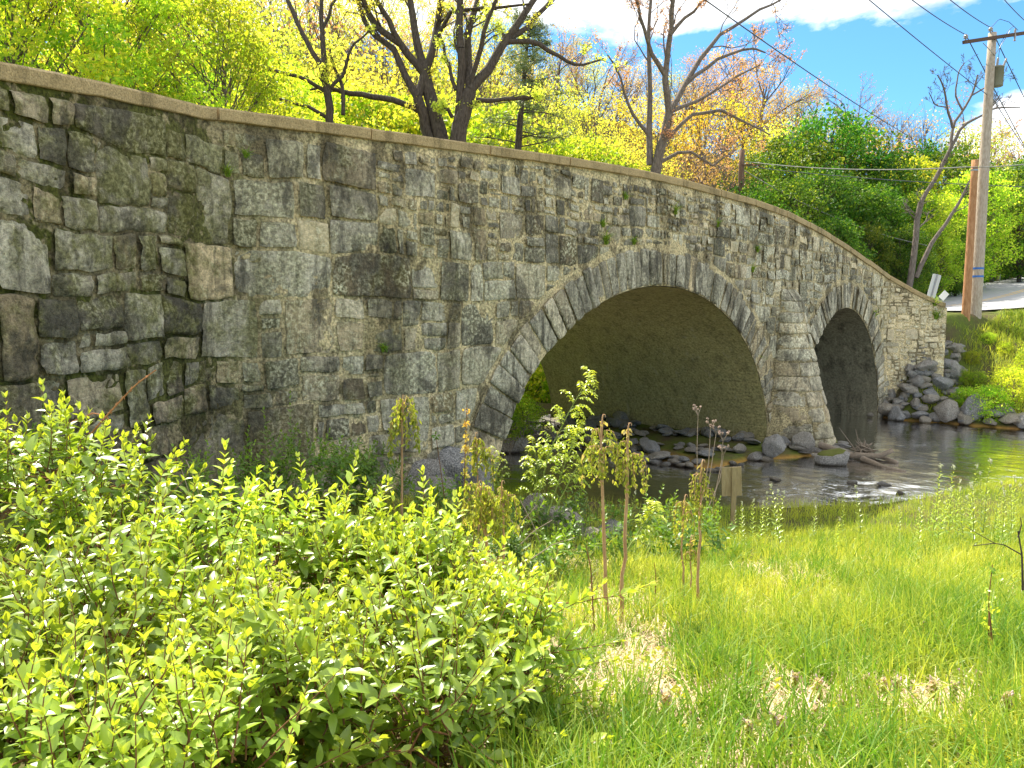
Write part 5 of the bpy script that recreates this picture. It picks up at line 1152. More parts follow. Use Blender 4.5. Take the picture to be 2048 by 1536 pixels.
def build_foreground_shrubs():
    S = lambda *a, **k: build_shrub('leafy_shrub', *a, **k)
    S('tall lime green shrub at the left frame edge under the wing wall', 'shrub', [((-2.55, 4.1, 2.95), (.62, .60, .62)), ((-2.15, 3.7, 2.75), (.45, .5, .55))], 230, 1, shoots=[((-2.2, 4.2, 3.3), (0, 0, 1), .3, 8), ((-2.6, 4.2, 3.4), (.1, 0, 1), .28, 8), ((-1.75, 3.9, 3.1), (.2, 0, 1), .32, 8)])
    S('lime shrub with a tall leafy tip standing right of the orange arching cane', 'shrub', [((-1.55, 4.0, 2.68), (.50, .5, .46)), ((-1.35, 3.7, 2.5), (.4, .4, .42))], 230, 2, shoots=[((-1.62, 4.0, 3.15), (.05, 0, 1), .42, 10), ((-1.5, 4.0, 3.1), (.3, 0, 1), .34, 9), ((-1.9, 4.0, 3.05), (-.1, 0, 1), .3, 8)])
    S('lime shrub topped by a forked sprig against the lower wall', 'shrub', [((-1.02, 4.3, 2.58), (.46, .45, .42)), ((-.85, 3.9, 2.45), (.42, .42, .42))], 240, 3, shoots=[((-1.2, 4.3, 3.0), (-.1, 0, 1), .45, 11), ((-1.02, 4.3, 3.05), (.15, 0, 1), .4, 10), ((-.85, 4.2, 3.0), (.3, 0, 1), .34, 9)])
    S('lime shrub beside the wilted stalk in front of the bank stones', 'shrub', [((-.52, 4.1, 2.54), (.36, .4, .42)), ((-.25, 3.9, 2.36), (.32, .4, .40))], 270, 4, shoots=[((-.5, 4.1, 3.0), (.0, 0, 1), .4, 10), ((-.35, 4.0, 2.95), (.15, 0, 1), .36, 10), ((-.15, 4.0, 2.75), (.45, 0, .9), .36, 10)])
    S('big rounded lime shrub in the bottom left corner', 'shrub', [((-1.55, 2.75, 2.72), (.55, .50, .50)), ((-1.75, 2.3, 2.75), (.4, .35, .42))], 240, 5, leaf=(.05, .078))
    S('dense shrub in the middle of the lower left thicket', 'shrub', [((-.98, 2.9, 2.66), (.45, .45, .46)), ((-.75, 2.5, 2.72), (.36, .3, .36))], 260, 6, leaf=(.05, .078))
    S('lime shrub whose lower right side falls into deep shade', 'shrub', [((-.42, 3.05, 2.62), (.40, .42, .42)), ((-.30, 2.62, 2.62), (.26, .28, .30))], 280, 7, leaf=(.045, .072))
    S('shrub reaching a long leafy branch to the right across the stalks', 'shrub', [((-.02, 3.3, 2.56), (.28, .34, .32))], 320, 8, leaf=(.045, .07),
      shoots=[((.05, 3.3, 2.85), (1, .05, .28), .42, 12), ((.25, 3.32, 2.95), (1, 0, .22), .40, 12), ((.1, 3.2, 2.75), (1, -.1, .1), .45, 12), ((-.1, 3.3, 2.85), (.6, 0, .8), .36, 10), ((.0, 3.1, 2.5), (1, -.2, .0), .36, 9), ((.05, 2.95, 2.35), (1, -.2, .05), .34, 9), ((.1, 2.8, 2.55), (1, -.1, .15), .3, 9)])
    S('leafy shrub at the very bottom of the left foreground', 'shrub', [((-.95, 2.05, 2.82), (.30, .25, .24)), ((-1.3, 2.0, 2.86), (.3, .25, .24))], 300, 9, leaf=(.04, .065))
    # shaded plants along the foot of the wall
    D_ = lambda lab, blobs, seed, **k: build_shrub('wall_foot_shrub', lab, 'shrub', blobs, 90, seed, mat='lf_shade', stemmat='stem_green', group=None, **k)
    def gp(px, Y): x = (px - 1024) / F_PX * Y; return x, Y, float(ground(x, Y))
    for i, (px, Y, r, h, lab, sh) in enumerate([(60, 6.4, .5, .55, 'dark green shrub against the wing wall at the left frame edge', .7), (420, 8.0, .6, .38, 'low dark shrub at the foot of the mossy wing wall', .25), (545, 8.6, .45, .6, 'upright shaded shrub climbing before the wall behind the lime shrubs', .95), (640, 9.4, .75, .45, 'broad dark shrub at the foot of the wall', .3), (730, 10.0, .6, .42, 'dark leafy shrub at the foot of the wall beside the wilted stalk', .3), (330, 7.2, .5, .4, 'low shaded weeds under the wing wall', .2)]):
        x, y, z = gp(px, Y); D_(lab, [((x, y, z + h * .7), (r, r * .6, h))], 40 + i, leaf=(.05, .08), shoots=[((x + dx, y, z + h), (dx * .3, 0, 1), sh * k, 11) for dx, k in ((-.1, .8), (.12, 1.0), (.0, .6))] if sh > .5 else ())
    # near bank weeds around the boulders
    for i, (px, Y, r, h, lab) in enumerate([(1000, 9.0, .5, .32, 'leafy green weeds among dead canes before the arch'), (1100, 9.6, .45, .24, 'leafy weeds beside the boulder left of the two tall stalks'), (1290, 10.2, .5, .3, 'green weeds at the shaded water edge right of the two tall stalks'), (1380, 10.6, .45, .3, 'green weeds at the water edge left of the wooden board'), (1180, 11.0, .5, .22, 'weeds overhanging the dark water between the stalks'), (880, 9.8, .4, .26, 'low weeds among the bank stones'), (1190, 8.3, .5, .22, 'dark green weeds behind the two tall stalks'), (1030, 7.6, .5, .22, 'dark weeds right of the drooping cluster'), (1120, 7.4, .45, .26, 'dark leafy weeds in the tangle of dead canes'), (940, 7.8, .45, .28, 'dark weeds left of the drooping cluster'), (1290, 8.6, .5, .26, 'shaded weeds between the twin stalks and the board'), (1390, 9.0, .5, .24, 'shaded weeds just left of the dry flower stalks')]):
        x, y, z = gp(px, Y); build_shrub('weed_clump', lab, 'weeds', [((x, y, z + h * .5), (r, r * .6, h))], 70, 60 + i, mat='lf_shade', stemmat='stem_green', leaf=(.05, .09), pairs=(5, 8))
build_foreground_shrubs()

# ------------------------------------------------------------------ stalks with drooping wilted leaves
def wilted_stalk(pts, Y, label, seed, r=.011, heads=6, headlen=.2, lean=0, group='stalks with wilted leaves'):
    rng = np.random.default_rng(seed); P = np.array([at(px, py, Y) for px, py in pts]); P[0, 2] = min(P[0, 2], float(ground(P[0, 0], Y)) - .02)
    S = resample(P, 12); S[1:-1] += rng.normal(0, .004, (10, 3)); O = S[0].copy(); S = S - O
    t = thing('wilted_stalk', label, 'stalk', tuple(O), group); R = np.linspace(r * 1.25, r * .75, 12); R[2::3] *= 1.12
    V, F = tubes(S, R, 9); link('stem', mesh('stem', V, [F], M['stem_tan']), t)
    LP = []; LD = []; LL = []; TN = []; lists = []
    heads = int(heads * 1.6); headlen *= 1.3
    for i in range(heads):
        k = rng.uniform(.80, 1.0); b = S[min(int(k * 11), 11)]; a = i * 2.4 + rng.uniform(-.4, .4); out = np.array([cos(a), sin(a) * .8, 0]) * rng.uniform(.35, .85); h = headlen * rng.uniform(.6, 1.25)
        Q = resample([b, b + out * h * .35 + [0, 0, h * .55], b + out * h * .75 + [0, 0, h * .45], b + out * h * .95 + [0, 0, -h * .1], b + out * h * .95 + [0, 0, -h * .9]], 9); lists.append((Q[:6], np.linspace(.005, .003, 6))); lists.append((resample(Q[5:], 6), np.linspace(.003, .001, 6)))
        for q in Q[2:]:
            for _ in range(5):
                LP.append(q + rng.normal(0, .012, 3)); LD.append(norm(np.array([0, 0, -1]) + rng.normal(0, .35, 3))); LL.append(rng.uniform(.035, .075) * headlen / .26); TN.append((rng.random(), float(rng.random() < .2) * rng.random(), 0))
    for _ in range(10): LP.append(S[-1] + rng.normal(0, .01, 3)); LD.append(norm([0, 0, -1] + rng.normal(0, .5, 3))); LL.append(rng.uniform(.02, .05)); TN.append((rng.random(), .8, 0))
    top = resample([S[-1], S[-1] + [0.005, 0, .05], S[-1] + [.012, 0, .07], S[-1] + [.022, 0, .06], S[-1] + [.026, 0, .04]], 6); lists.append((top, np.linspace(.007, .003, 6)))
    link('petioles', wood_mesh('petioles', lists, [M['stem_tan']], 5, 4, .002), t)
    LP = np.array(LP); LD = np.array(LD); LL = np.array(LL); U = norm(rng.normal(size=LP.shape)); V, tri, quad = leaf_full(LP, LD, U, LL, LL * rng.uniform(.35, .6, len(LL)), rng.uniform(-.6, .6, (len(LL), 1)), .5)
    link('wilted_leaves', mesh('wilted_leaves', V, [tri, quad], M['lf_wilt'], attrs={'tone': np.repeat(np.array(TN), 11, 0)}), t); return t

def dry_umbel(pts, Y, label, seed, fork=True):
    rng = np.random.default_rng(seed); P = np.array([at(px, py, Y) for px, py in pts]); S = resample(P, 10); O = S[0].copy(); S = S - O; t = thing('dry_flower_stalk', label, 'dry stalk', tuple(O), 'dry flower stalks'); g = Geo()
    V, F = tubes(S, np.linspace(.007, .004, 10), 6); g.add(V, F); hd = Geo()
    for i in range(7):
        a = rng.uniform(0, 6.28); d = np.array([cos(a) * .6, sin(a) * .6, 1]); Q = resample([S[-1], S[-1] + d * .06, S[-1] + d * rng.uniform(.10, .15)], 5); V, F = tubes(Q, np.linspace(.003, .002, 5), 4); g.add(V, F)
        hd = Geo(); hd.add(*tubes(np.stack([Q[-1] - [0, 0, .01], Q[-1], Q[-1] + [0, 0, .014]]), np.array([.004, .014, .004]), 6))
        for _ in range(7):
            e = Q[-1] + norm(rng.normal(size=3)) * .022; V, F = tubes(np.stack([Q[-1], (Q[-1] + e) / 2, e]), np.array([.003, .007, .003]), 4); hd.add(V, F)
        link('seed_head', hd.build('seed_head', [M['umbel']]), t)
    link('stem', g.build('stem', [M['stem_dry']]), t)

def thin_sapling(pts, Y, label, seed, mat, n=16, lsz=.06, r=.007, topfrac=.55, stem='stem_red', group=None):
    rng = np.random.default_rng(seed); P = np.array([at(px, py, Y) for px, py in pts]); P[0, 2] = min(P[0, 2], float(ground(P[0, 0], Y))); S = resample(P, 14); O = S[0].copy(); S = S - O; t = thing('sapling', label, 'sapling', tuple(O), group)
    V, F = tubes(S, np.linspace(r, r * .45, 14), 6); link('stem', mesh('stem', V, [F], M[stem]), t); LP = []; LD = []; LL = []; TN = []
    for i in range(n):
        k = 1 - topfrac * rng.random(); q = S[min(int(k * 13), 13)]
        for _ in range(6): LP.append(q + rng.normal(0, .02, 3)); LD.append(norm(rng.normal(size=3) + [0, 0, .1])); LL.append(lsz * rng.uniform(.6, 1.2)); TN.append((rng.random(), np.clip(1.9 - 2 * k + rng.normal(0, .2), 0, 1), 0))
    LP = np.array(LP); LL = np.array(LL); V, tri, quad = leaf_full(LP, np.array(LD), norm(rng.normal(size=LP.shape) + [0, 0, .8]), LL, LL * .5); link('leaves', mesh('leaves', V, [tri, quad], M[mat], attrs={'tone': np.repeat(np.array(TN), 11, 0)}), t)

def feather_sapling(pts, Y, label, seed, nfr=22, frl=.26, t0=.25):
    """leaning stem with drooping pinnate leaves"""
    rng = np.random.default_rng(seed); P = np.array([at(px, py, Y) for px, py in pts]); S = resample(P, 14); O = S[0].copy(); S = S - O; t = thing('feathery_sapling', label, 'sapling', tuple(O)); g = Geo(); V, F = tubes(S, np.linspace(.009, .003, 14), 6); g.add(V, F)
    LP = []; LD = []; LU = []; LL = []; TN = []
    for i in range(nfr):
        k = t0 + (1 - t0) * (i + .5) / nfr; j = min(int(k * 13), 12); q = S[j] + (S[j + 1] - S[j]) * (k * 13 - j); a = i * 2.4; ax = norm(S[j + 1] - S[j]); o = norm(perp(ax, 1.2, rng) * [1, .8, 1] + [0, 0, .25]); l = frl * rng.uniform(.7, 1.15) * (1.1 - .35 * k)
        Q = resample([q, q + o * l * .45 + [0, 0, l * .12], q + o * l * .8, q + o * l + [0, 0, -l * .3]], 10); V, F = tubes(Q, np.linspace(.003, .001, 10), 4); g.add(V, F); side = norm(np.cross(o, [0, 0, 1.0]))
        for m_, p in enumerate(Q[2:]):
            for sg in (-1, 1):
                LP.append(p); LD.append(norm(side * sg + o * .5 + [0, 0, -.45] + rng.normal(0, .2, 3))); LU.append(norm(rng.normal(0, .3, 3) + [0, 0, 1])); LL.append(rng.uniform(.038, .062) * (1.1 - .04 * m_)); TN.append((rng.random(), np.clip(k * 1.1 + rng.normal(0, .15), 0, 1), 0))
    link('stem', g.build('stem', [M['stem_green']]), t); LP = np.array(LP); LL = np.array(LL); V, tri, quad = leaf_full(LP, np.array(LD), np.array(LU), LL, LL * .42, .3); link('leaves', mesh('leaves', V, [tri, quad], M['lf_shrub'], attrs={'tone': np.repeat(np.array(TN), 11, 0)}), t)

def build_stalks():
    wilted_stalk([(803, 985), (804, 900), (806, 830), (805, 800)], 9.0, 'lone wilted stalk standing against the wall left of the arch', 1, .013, 7, .22)
    wilted_stalk([(1216, 1240), (1208, 1060), (1203, 940), (1204, 845)], 5.5, 'tall tan stalk with wilted crown left of its close twin', 2, .0125, 6, .125)
    wilted_stalk([(1240, 1245), (1251, 1060), (1254, 950), (1256, 862)], 5.5, 'tall tan stalk with wilted crown right of its close twin', 3, .0125, 6, .125)
    wilted_stalk([(1394, 1225), (1398, 1080), (1401, 990), (1403, 935)], 5.7, 'tan stalk with a few wilted leaves left of the wooden board', 4, .0105, 5, .10)
    wilted_stalk([(1370, 1175), (1364, 1090), (1366, 1030), (1369, 1003)], 6.3, 'slim stalk with a hanging brown tip between taller ones', 5, .008, 4, .11)
    wilted_stalk([(1384, 1200), (1382, 1130), (1381, 1085)], 5.9, 'short wilted stalk in the grass beside the tan stalk', 6, .006, 2, .08)
    wilted_stalk([(988, 1150), (972, 1070), (957, 1030), (958, 975)], 6.5, 'bent wilted stalk at the left of the drooping cluster', 7, .010, 6, .16)
    wilted_stalk([(968, 1150), (972, 1060), (970, 985)], 6.6, 'upright wilted stalk in the middle of the drooping cluster', 8, .010, 6, .17)
    wilted_stalk([(1009, 1130), (1007, 1040), (1003, 975)], 6.4, 'straight wilted stalk at the right of the drooping cluster', 9, .010, 6, .15)
    wilted_stalk([(957, 985), (955, 920), (951, 875)], 8.8, 'thin wilted stalk before the dark block under the arch', 10, .009, 5, .2)
    thin_sapling([(927, 1110), (929, 950), (932, 860), (934, 800)], 8.0, 'thin dark sapling with orange young leaves at its tip before the wall', 11, 'lf_orange', 16, .05, .009, .45)
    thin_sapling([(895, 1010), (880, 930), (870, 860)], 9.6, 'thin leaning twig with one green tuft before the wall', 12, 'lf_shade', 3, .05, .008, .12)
    thin_sapling([(944, 1130), (948, 1060), (946, 1010)], 7.2, 'thin dark bare cane behind the drooping cluster', 13, 'lf_wilt', 2, .03, .007, .3)
    thin_sapling([(1190, 1195), (1182, 1140), (1172, 1090)], 5.2, 'short reddish cane left of the twin tall stalks', 14, 'lf_wilt', 2, .02, .008, .3)
    thin_sapling([(1310, 1190), (1312, 1150), (1308, 1125)], 6.0, 'short broken twig in the grass between the stalk groups', 15, 'lf_wilt', 3, .02, .006, .5)
    for i, (pts, lab) in enumerate([([(1396, 990), (1394, 900), (1396, 832)], 'tallest dry flower stalk with a branching seed head'), ([(1405, 1000), (1418, 920), (1421, 858)], 'dry flower stalk second from the tallest one'), ([(1412, 1000), (1424, 925), (1432, 868)], 'dry flower stalk leaning between its neighbours'), ([(1428, 1000), (1443, 925), (1446, 882)], 'dry flower stalk nearest the wooden board'), ([(1415, 1020), (1440, 960), (1447, 910)], 'short dry flower stalk leaning towards the board')]):
        dry_umbel(pts, 10.8, lab, 20 + i)
    feather_sapling([(1072, 1010), (1100, 900), (1140, 820), (1180, 752)], 8.2, 'tall feathery sapling leaning right before the large arch', 31, 34, .30)
    feather_sapling([(1095, 1030), (1125, 940), (1150, 880), (1165, 850)], 8.0, 'feathery sapling just right of the tallest one', 32, 24, .30)
    feather_sapling([(1110, 1020), (1150, 940), (1185, 900), (1210, 880)], 7.9, 'low feathery sapling bending towards the twin stalks', 33, 20, .26)
    feather_sapling([(1060, 1040), (1072, 980), (1075, 930), (1066, 890)], 8.4, 'feathery sapling in shade at the foot of the arch', 34, 20, .28)
    feather_sapling([(1010, 1000), (985, 940), (965, 900)], 9.2, 'small feathery sapling before the arch foot', 35, 14, .30)
    feather_sapling([(1255, 1100), (1280, 1060), (1315, 1015)], 6.6, 'small feathery shoot just right of the twin stalks', 36, 14, .15)
    # canes and dead twigs
    def cane(pts, Y, r, label, mat, cat='cane', thorns=0, seed=0, dy=0.0):
        P = np.array([at(px, py, Y + dy * i) for i, (px, py) in enumerate(pts)]); S = resample(P, 16); g = Geo(); V, F = tubes(S, np.linspace(r, r * .5, 16), 7); g.add(V, F); rng = np.random.default_rng(seed)
        for _ in range(thorns):
            i = rng.integers(1, 15); d = norm(rng.normal(size=3)); V, F = tubes(np.stack([S[i], S[i] + d * r * 1.6, S[i] + d * r * 3]), np.array([r * .6, r * .3, .0004]), 4); g.add(V, F)
        tag(link('cane', g.build('cane', [M[mat]])), label, cat)
    M['cane'] = mat_bark('orange_cane', (0.34, 0.13, 0.05), (0.55, 0.26, 0.12), 30)
    cane([(60, 940), (95, 890), (140, 845), (190, 825), (215, 835), (222, 848)], 4.6, .006, 'orange bramble cane arching over at the left of the wall', 'cane', thorns=26, seed=1)
    cane([(95, 960), (150, 905), (210, 835), (270, 770), (312, 740)], 4.5, .007, 'straight orange bramble cane rising to the right before the wing wall', 'cane', thorns=40, seed=2)
    cane([(150, 1090), (185, 1190), (215, 1290)][::-1], 3.1, .008, 'brown woody stem showing between the leaves of the left thicket', 'stem_red', 'stem')
    cane([(372, 920), (390, 960), (400, 1000)], 4.7, .004, 'thin pale dead twig between the lime shrubs', 'stem_dry', 'twig'); cane([(360, 930), (378, 985), (380, 1010)], 4.7, .0035, 'second pale dead twig beside the first', 'stem_dry', 'twig')
    for i, (a, b, Y) in enumerate([((1010, 1095), (1075, 1010), 7.6), ((1030, 1100), (1105, 1040), 7.4), ((1000, 1010), (1060, 1110), 7.8), ((1040, 1000), (1090, 1110), 7.6), ((940, 1105), (1000, 1060), 7.0), ((1060, 1120), (1150, 1075), 7.2)]):
        cane([a, ((a[0] + b[0]) / 2, (a[1] + b[1]) / 2 - 8), b], Y, .006, ['dead cane leaning right in the tangle below the arch', 'long dead cane lying low in the tangle', 'dead cane slanting down behind the drooping cluster', 'dead cane slanting down beside the boulder', 'short dead cane at the left of the tangle', 'dead cane stretching towards the twin stalks'][i], 'stem_dry', 'cane', 0, i)
    # dead twiggy sapling at the right edge
    rng = np.random.default_rng(8); Y = 4.6; lists = []
    for pts, r in (([(2046, 1180), (2044, 1110), (2036, 1062)], .008), ([(2044, 1110), (2000, 1085), (1945, 1092)], .0045), ([(2036, 1075), (2043, 1050), (2041, 1035)], .005), ([(1990, 1087), (1960, 1070), (1935, 1055)], .003)):
        lists.append((resample([at(*p, Y) for p in pts], 6), np.linspace(r, r * .5, 6)))
    O = np.array(lists[0][0][0]); t = thing('dead_sapling', 'dark forked dead sapling at the right frame edge', 'sapling', tuple(O)); link('stem', wood_mesh('stem', [(P - O, R) for P, R in lists], [M['bark_dark']], 7, 5, .002), t)
    cane([(1984, 1290), (1981, 1245), (1979, 1225)], 4.2, .008, 'short dark broken stem poking out of the grass at right', 'stem_red', 'stem')
    thin_sapling([(1982, 1250), (1978, 1190), (1985, 1130)], 4.3, 'twiggy sapling with pale yellow leaves left of the dead sapling', 41, 'lf_shrub', 14, .03, .005, .7)
build_stalks()

# ------------------------------------------------------------------ grass, straw, small plants
def blades(P, H, W, lean, rng, segs=3):
    n = len(P); a = rng.uniform(0, 6.28, n); d = np.stack([np.cos(a), np.sin(a), 0 * a], 1); s = np.stack([-np.sin(a), np.cos(a), 0 * a], 1); b = rng.uniform(0, 6.28, n); s = np.stack([np.cos(b), np.sin(b), 0 * b], 1)
    cols = []
    for i in range(segs + 1):
        t = i / segs; c = P + d * (lean * H * t ** 2)[:, None] + np.array([0, 0, 1.0]) * (H * t * (1 - .35 * np.minimum(lean, 1.6) * t))[:, None]
        w = (W * (1 - t ** 1.6) + .0004)[:, None]
        cols += [c - s * w * .5, c + s * w * .5]
    V = np.stack(cols, 1); k = 2 * (segs + 1); base = np.arange(n)[:, None, None] * k; i = np.arange(segs)[None, :, None] * 2
    F = (base + i + np.array([0, 1, 3, 2])[None, None]).reshape(-1, 4); return V.reshape(-1, 3), F, k

M['grass'] = mat_attr('grass_blades', (0.10, 0.235, 0.018), (0.50, 0.53, 0.07), .5, .45, .4)
M['straw'] = mat_attr('dry_straw', (0.30, 0.21, 0.12), (0.78, 0.64, 0.42), .8, .15, .25)
M['clover'] = mat_leaf('groundcover_leaves', (0.17, 0.25, 0.022), (0.36, 0.40, 0.045), (0.52, 0.48, 0.07), .4, .45, 0, .4)

def scatter(n, rng, Ymin, Ymax, umin, umax, power=1.0):
    Y = Ymin + (Ymax - Ymin) * rng.random(n) ** power; u = rng.uniform(umin, umax, n); x = u * Y; s, t = st_of(x, Y); ok = (river_dist(s, t) > .12); return x[ok], Y[ok]
def build_grass():
    rng = np.random.default_rng(55)
    def field(name, n, Y0, Y1, u0, u1, hlo, hhi, w, lean, tone_lo, tone_hi, power, keep, cover=None):
        x, y = scatter(n, rng, Y0, Y1, u0, u1, power); P3 = xyz(x, y, 0.0); m = keep(x, y, P3); x, y, P3 = x[m], y[m], P3[m]
        z = ground(x, y); pn = fbm(P3 * 1.6, 3, 91); H = (hlo + (hhi - hlo) * rng.random(len(x)) ** 1.5) * (1 + .5 * pn); W = w * rng.uniform(.6, 1.4, len(x)); ln = np.abs(rng.normal(lean, .45, len(x)))
        V, F, k = blades(xyz(x, y, z - .01), H, W, ln, rng); tn = np.clip(rng.uniform(tone_lo, tone_hi, len(x)) + .55 * fbm(P3 * .9, 2, 93), 0, 1)
        return V, F, np.repeat(np.stack([tn, 0 * tn, 0 * tn], 1), k, 0)
    def keep_main(x, y, P):
        bushy = sstep(x, -.35 + .02 * y, .35 + .03 * y); pat = fbm(P * 1.1, 3, 95); far = sstep(y, 5.0, 7.0)
        dens = bushy * np.clip(.58 + 1.6 * pat + .45 * far, .06, 1); near_wall = (x < .3 * (y - 4)) & (y > 5.5)
        for cx, cy, r_ in ((.95, 2.72, .40), (1.65, 2.62, .45), (.55, 4.55, .40), (.22, 3.9, .30), (1.3, 3.3, .25), (2.2, 3.4, .3), (1.9, 5.6, .35)): dens = dens * (1 - .90 * np.exp(-(((x - cx) / r_) ** 2 + ((y - cy) / (r_ * .8)) ** 2)))
        return (rng.random(len(x)) < np.where(near_wall, .25, dens))
    g = Geo()
    for args in (('g', 62000, 2.1, 5.2, -.14, .95, .07, .30, .0105, .5, .0, .7, 1.0), ('g', 48000, 4.6, 8.2, -.24, .90, .10, .34, .0085, .45, .25, .95, 1.0), ('g', 76000, 7.5, 18.0, -.25, .80, .10, .27, .0085, .35, .25, 1.0, 1.0)):
        V, F, tn = field(*args, keep=keep_main); g.add(V, F, 0, tn)
    # long tufts
    for _ in range(240):
        Y = rng.uniform(2.4, 10); u = rng.uniform(.0, .74); c = np.array([u * Y, Y]); n = rng.integers(25, 60); x = c[0] + rng.normal(0, .06, n); y = c[1] + rng.normal(0, .06, n); V, F, k = blades(xyz(x, y, ground(x, y)), rng.uniform(.16, .36, n), rng.uniform(.006, .012, n), np.abs(rng.normal(.6, .4, n)), rng, 4); tn = rng.uniform(0, .45, n) * rng.uniform(.2, 1.3); g.add(V, F, 0, np.repeat(np.stack([tn, 0 * tn, 0 * tn], 1), k, 0))
    tag(link('grass', g.build('grass', [M['grass']])), None, kind='stuff')
    # grass of the far bank and road verge
    g = Geo(); n = 80000; Y = rng.uniform(25, 42, n); x = rng.uniform(.54, .80, n) * Y; s, t = st_of(x, Y); d, _ = road_near(x, Y); ok = (river_dist(s, t) > .3) & ((t > .25) | (s > 24)) & ((d > 4.4) | (d > 5.6)) & (s > 20)
    ok &= ~((d < 5.4) & (np.cross(np.stack([x * 0 + 1, x * 0 + .55], 1), np.stack([x - 23.5, Y - 39], 1)) < 0)); x, Y = x[ok], Y[ok]
    P3 = xyz(x, Y, 0.0); m = rng.random(len(x)) < np.clip(.6 + 1.2 * fbm(P3 * .7, 3, 99), .1, 1); x, Y, P3 = x[m], Y[m], P3[m]; V, F, k = blades(xyz(x, Y, ground(x, Y)), rng.uniform(.12, .42, len(x)), rng.uniform(.015, .03, len(x)), np.abs(rng.normal(.5, .3, len(x))), rng); tn = np.clip(rng.uniform(.2, 1, len(x)) + .4 * fbm(P3 * .6, 2, 98), 0, 1); g.add(V, F, 0, np.repeat(np.stack([tn, 0 * tn, 0 * tn], 1), k, 0))
    tag(link('bank_grass', g.build('bank_grass', [M['grass']])), None, kind='stuff')
    # straw litter lying flat
    n = 34000; x, y = scatter(n, rng, 2.0, 8.5, -.35, .8, 1.3); P3 = xyz(x, y, 0); m = rng.random(len(x)) < np.clip(.55 - 1.2 * fbm(P3 * 1.1, 3, 95), .15, 1); x, y = x[m], y[m]; z = ground(x, y) + rng.uniform(.004, .03, len(x)); a = rng.normal(.9, .7, len(x)); L = rng.uniform(.05, .22, len(x)); d = np.stack([np.cos(a), np.sin(a), rng.normal(0, .12, len(x))], 1); s_ = np.stack([-np.sin(a), np.cos(a), 0 * a], 1) * rng.uniform(.002, .0045, len(x))[:, None]; p = xyz(x, y, z)
    V = np.stack([p - s_, p + s_, p + d * L[:, None] * .5 + s_ + [0, 0, .006], p + d * L[:, None] * .5 - s_ + [0, 0, .006], p + d * L[:, None] + s_ * .4, p + d * L[:, None] - s_ * .4], 1).reshape(-1, 3); b = np.arange(len(x))[:, None] * 6; F = np.concatenate([b + [0, 1, 2, 3], b + [3, 2, 4, 5]]); tn = rng.random(len(x))
    tag(link('straw_litter', mesh('straw_litter', V, [F], M['straw'], smooth=False, attrs={'tone': np.repeat(np.stack([tn, 0 * tn, 0 * tn], 1), 6, 0)})), None, kind='stuff')
    # low creeping leaves
    x, y = scatter(60000, rng, 2.0, 12, -.3, .8, 1.15); P3 = xyz(x, y, 0); m = (rng.random(len(x)) < np.clip(.15 + 1.6 * fbm(P3 * 1.4 + 5, 3, 96), .03, 1)); x, y = x[m], y[m]; n = len(x); p = xyz(x, y, ground(x, y) + rng.uniform(.01, .10, n)); D = norm(rng.normal(size=(n, 3)) * [1, 1, .25]); L = rng.uniform(.014, .034, n) * np.where(rng.random(n) < .12, 1.9, 1); V, F = leaf_cards(p, D, L, L * .75, rng, .1); tn = np.stack([rng.random(n), rng.random(n) * .7, 0 * L], 1)
    tag(link('creeping_weeds', mesh('creeping_weeds', V, [F], M['clover'], smooth=False, attrs={'tone': np.repeat(tn, 4, 0)})), None, kind='stuff')
    # dark weeds on the far bank
build_grass()

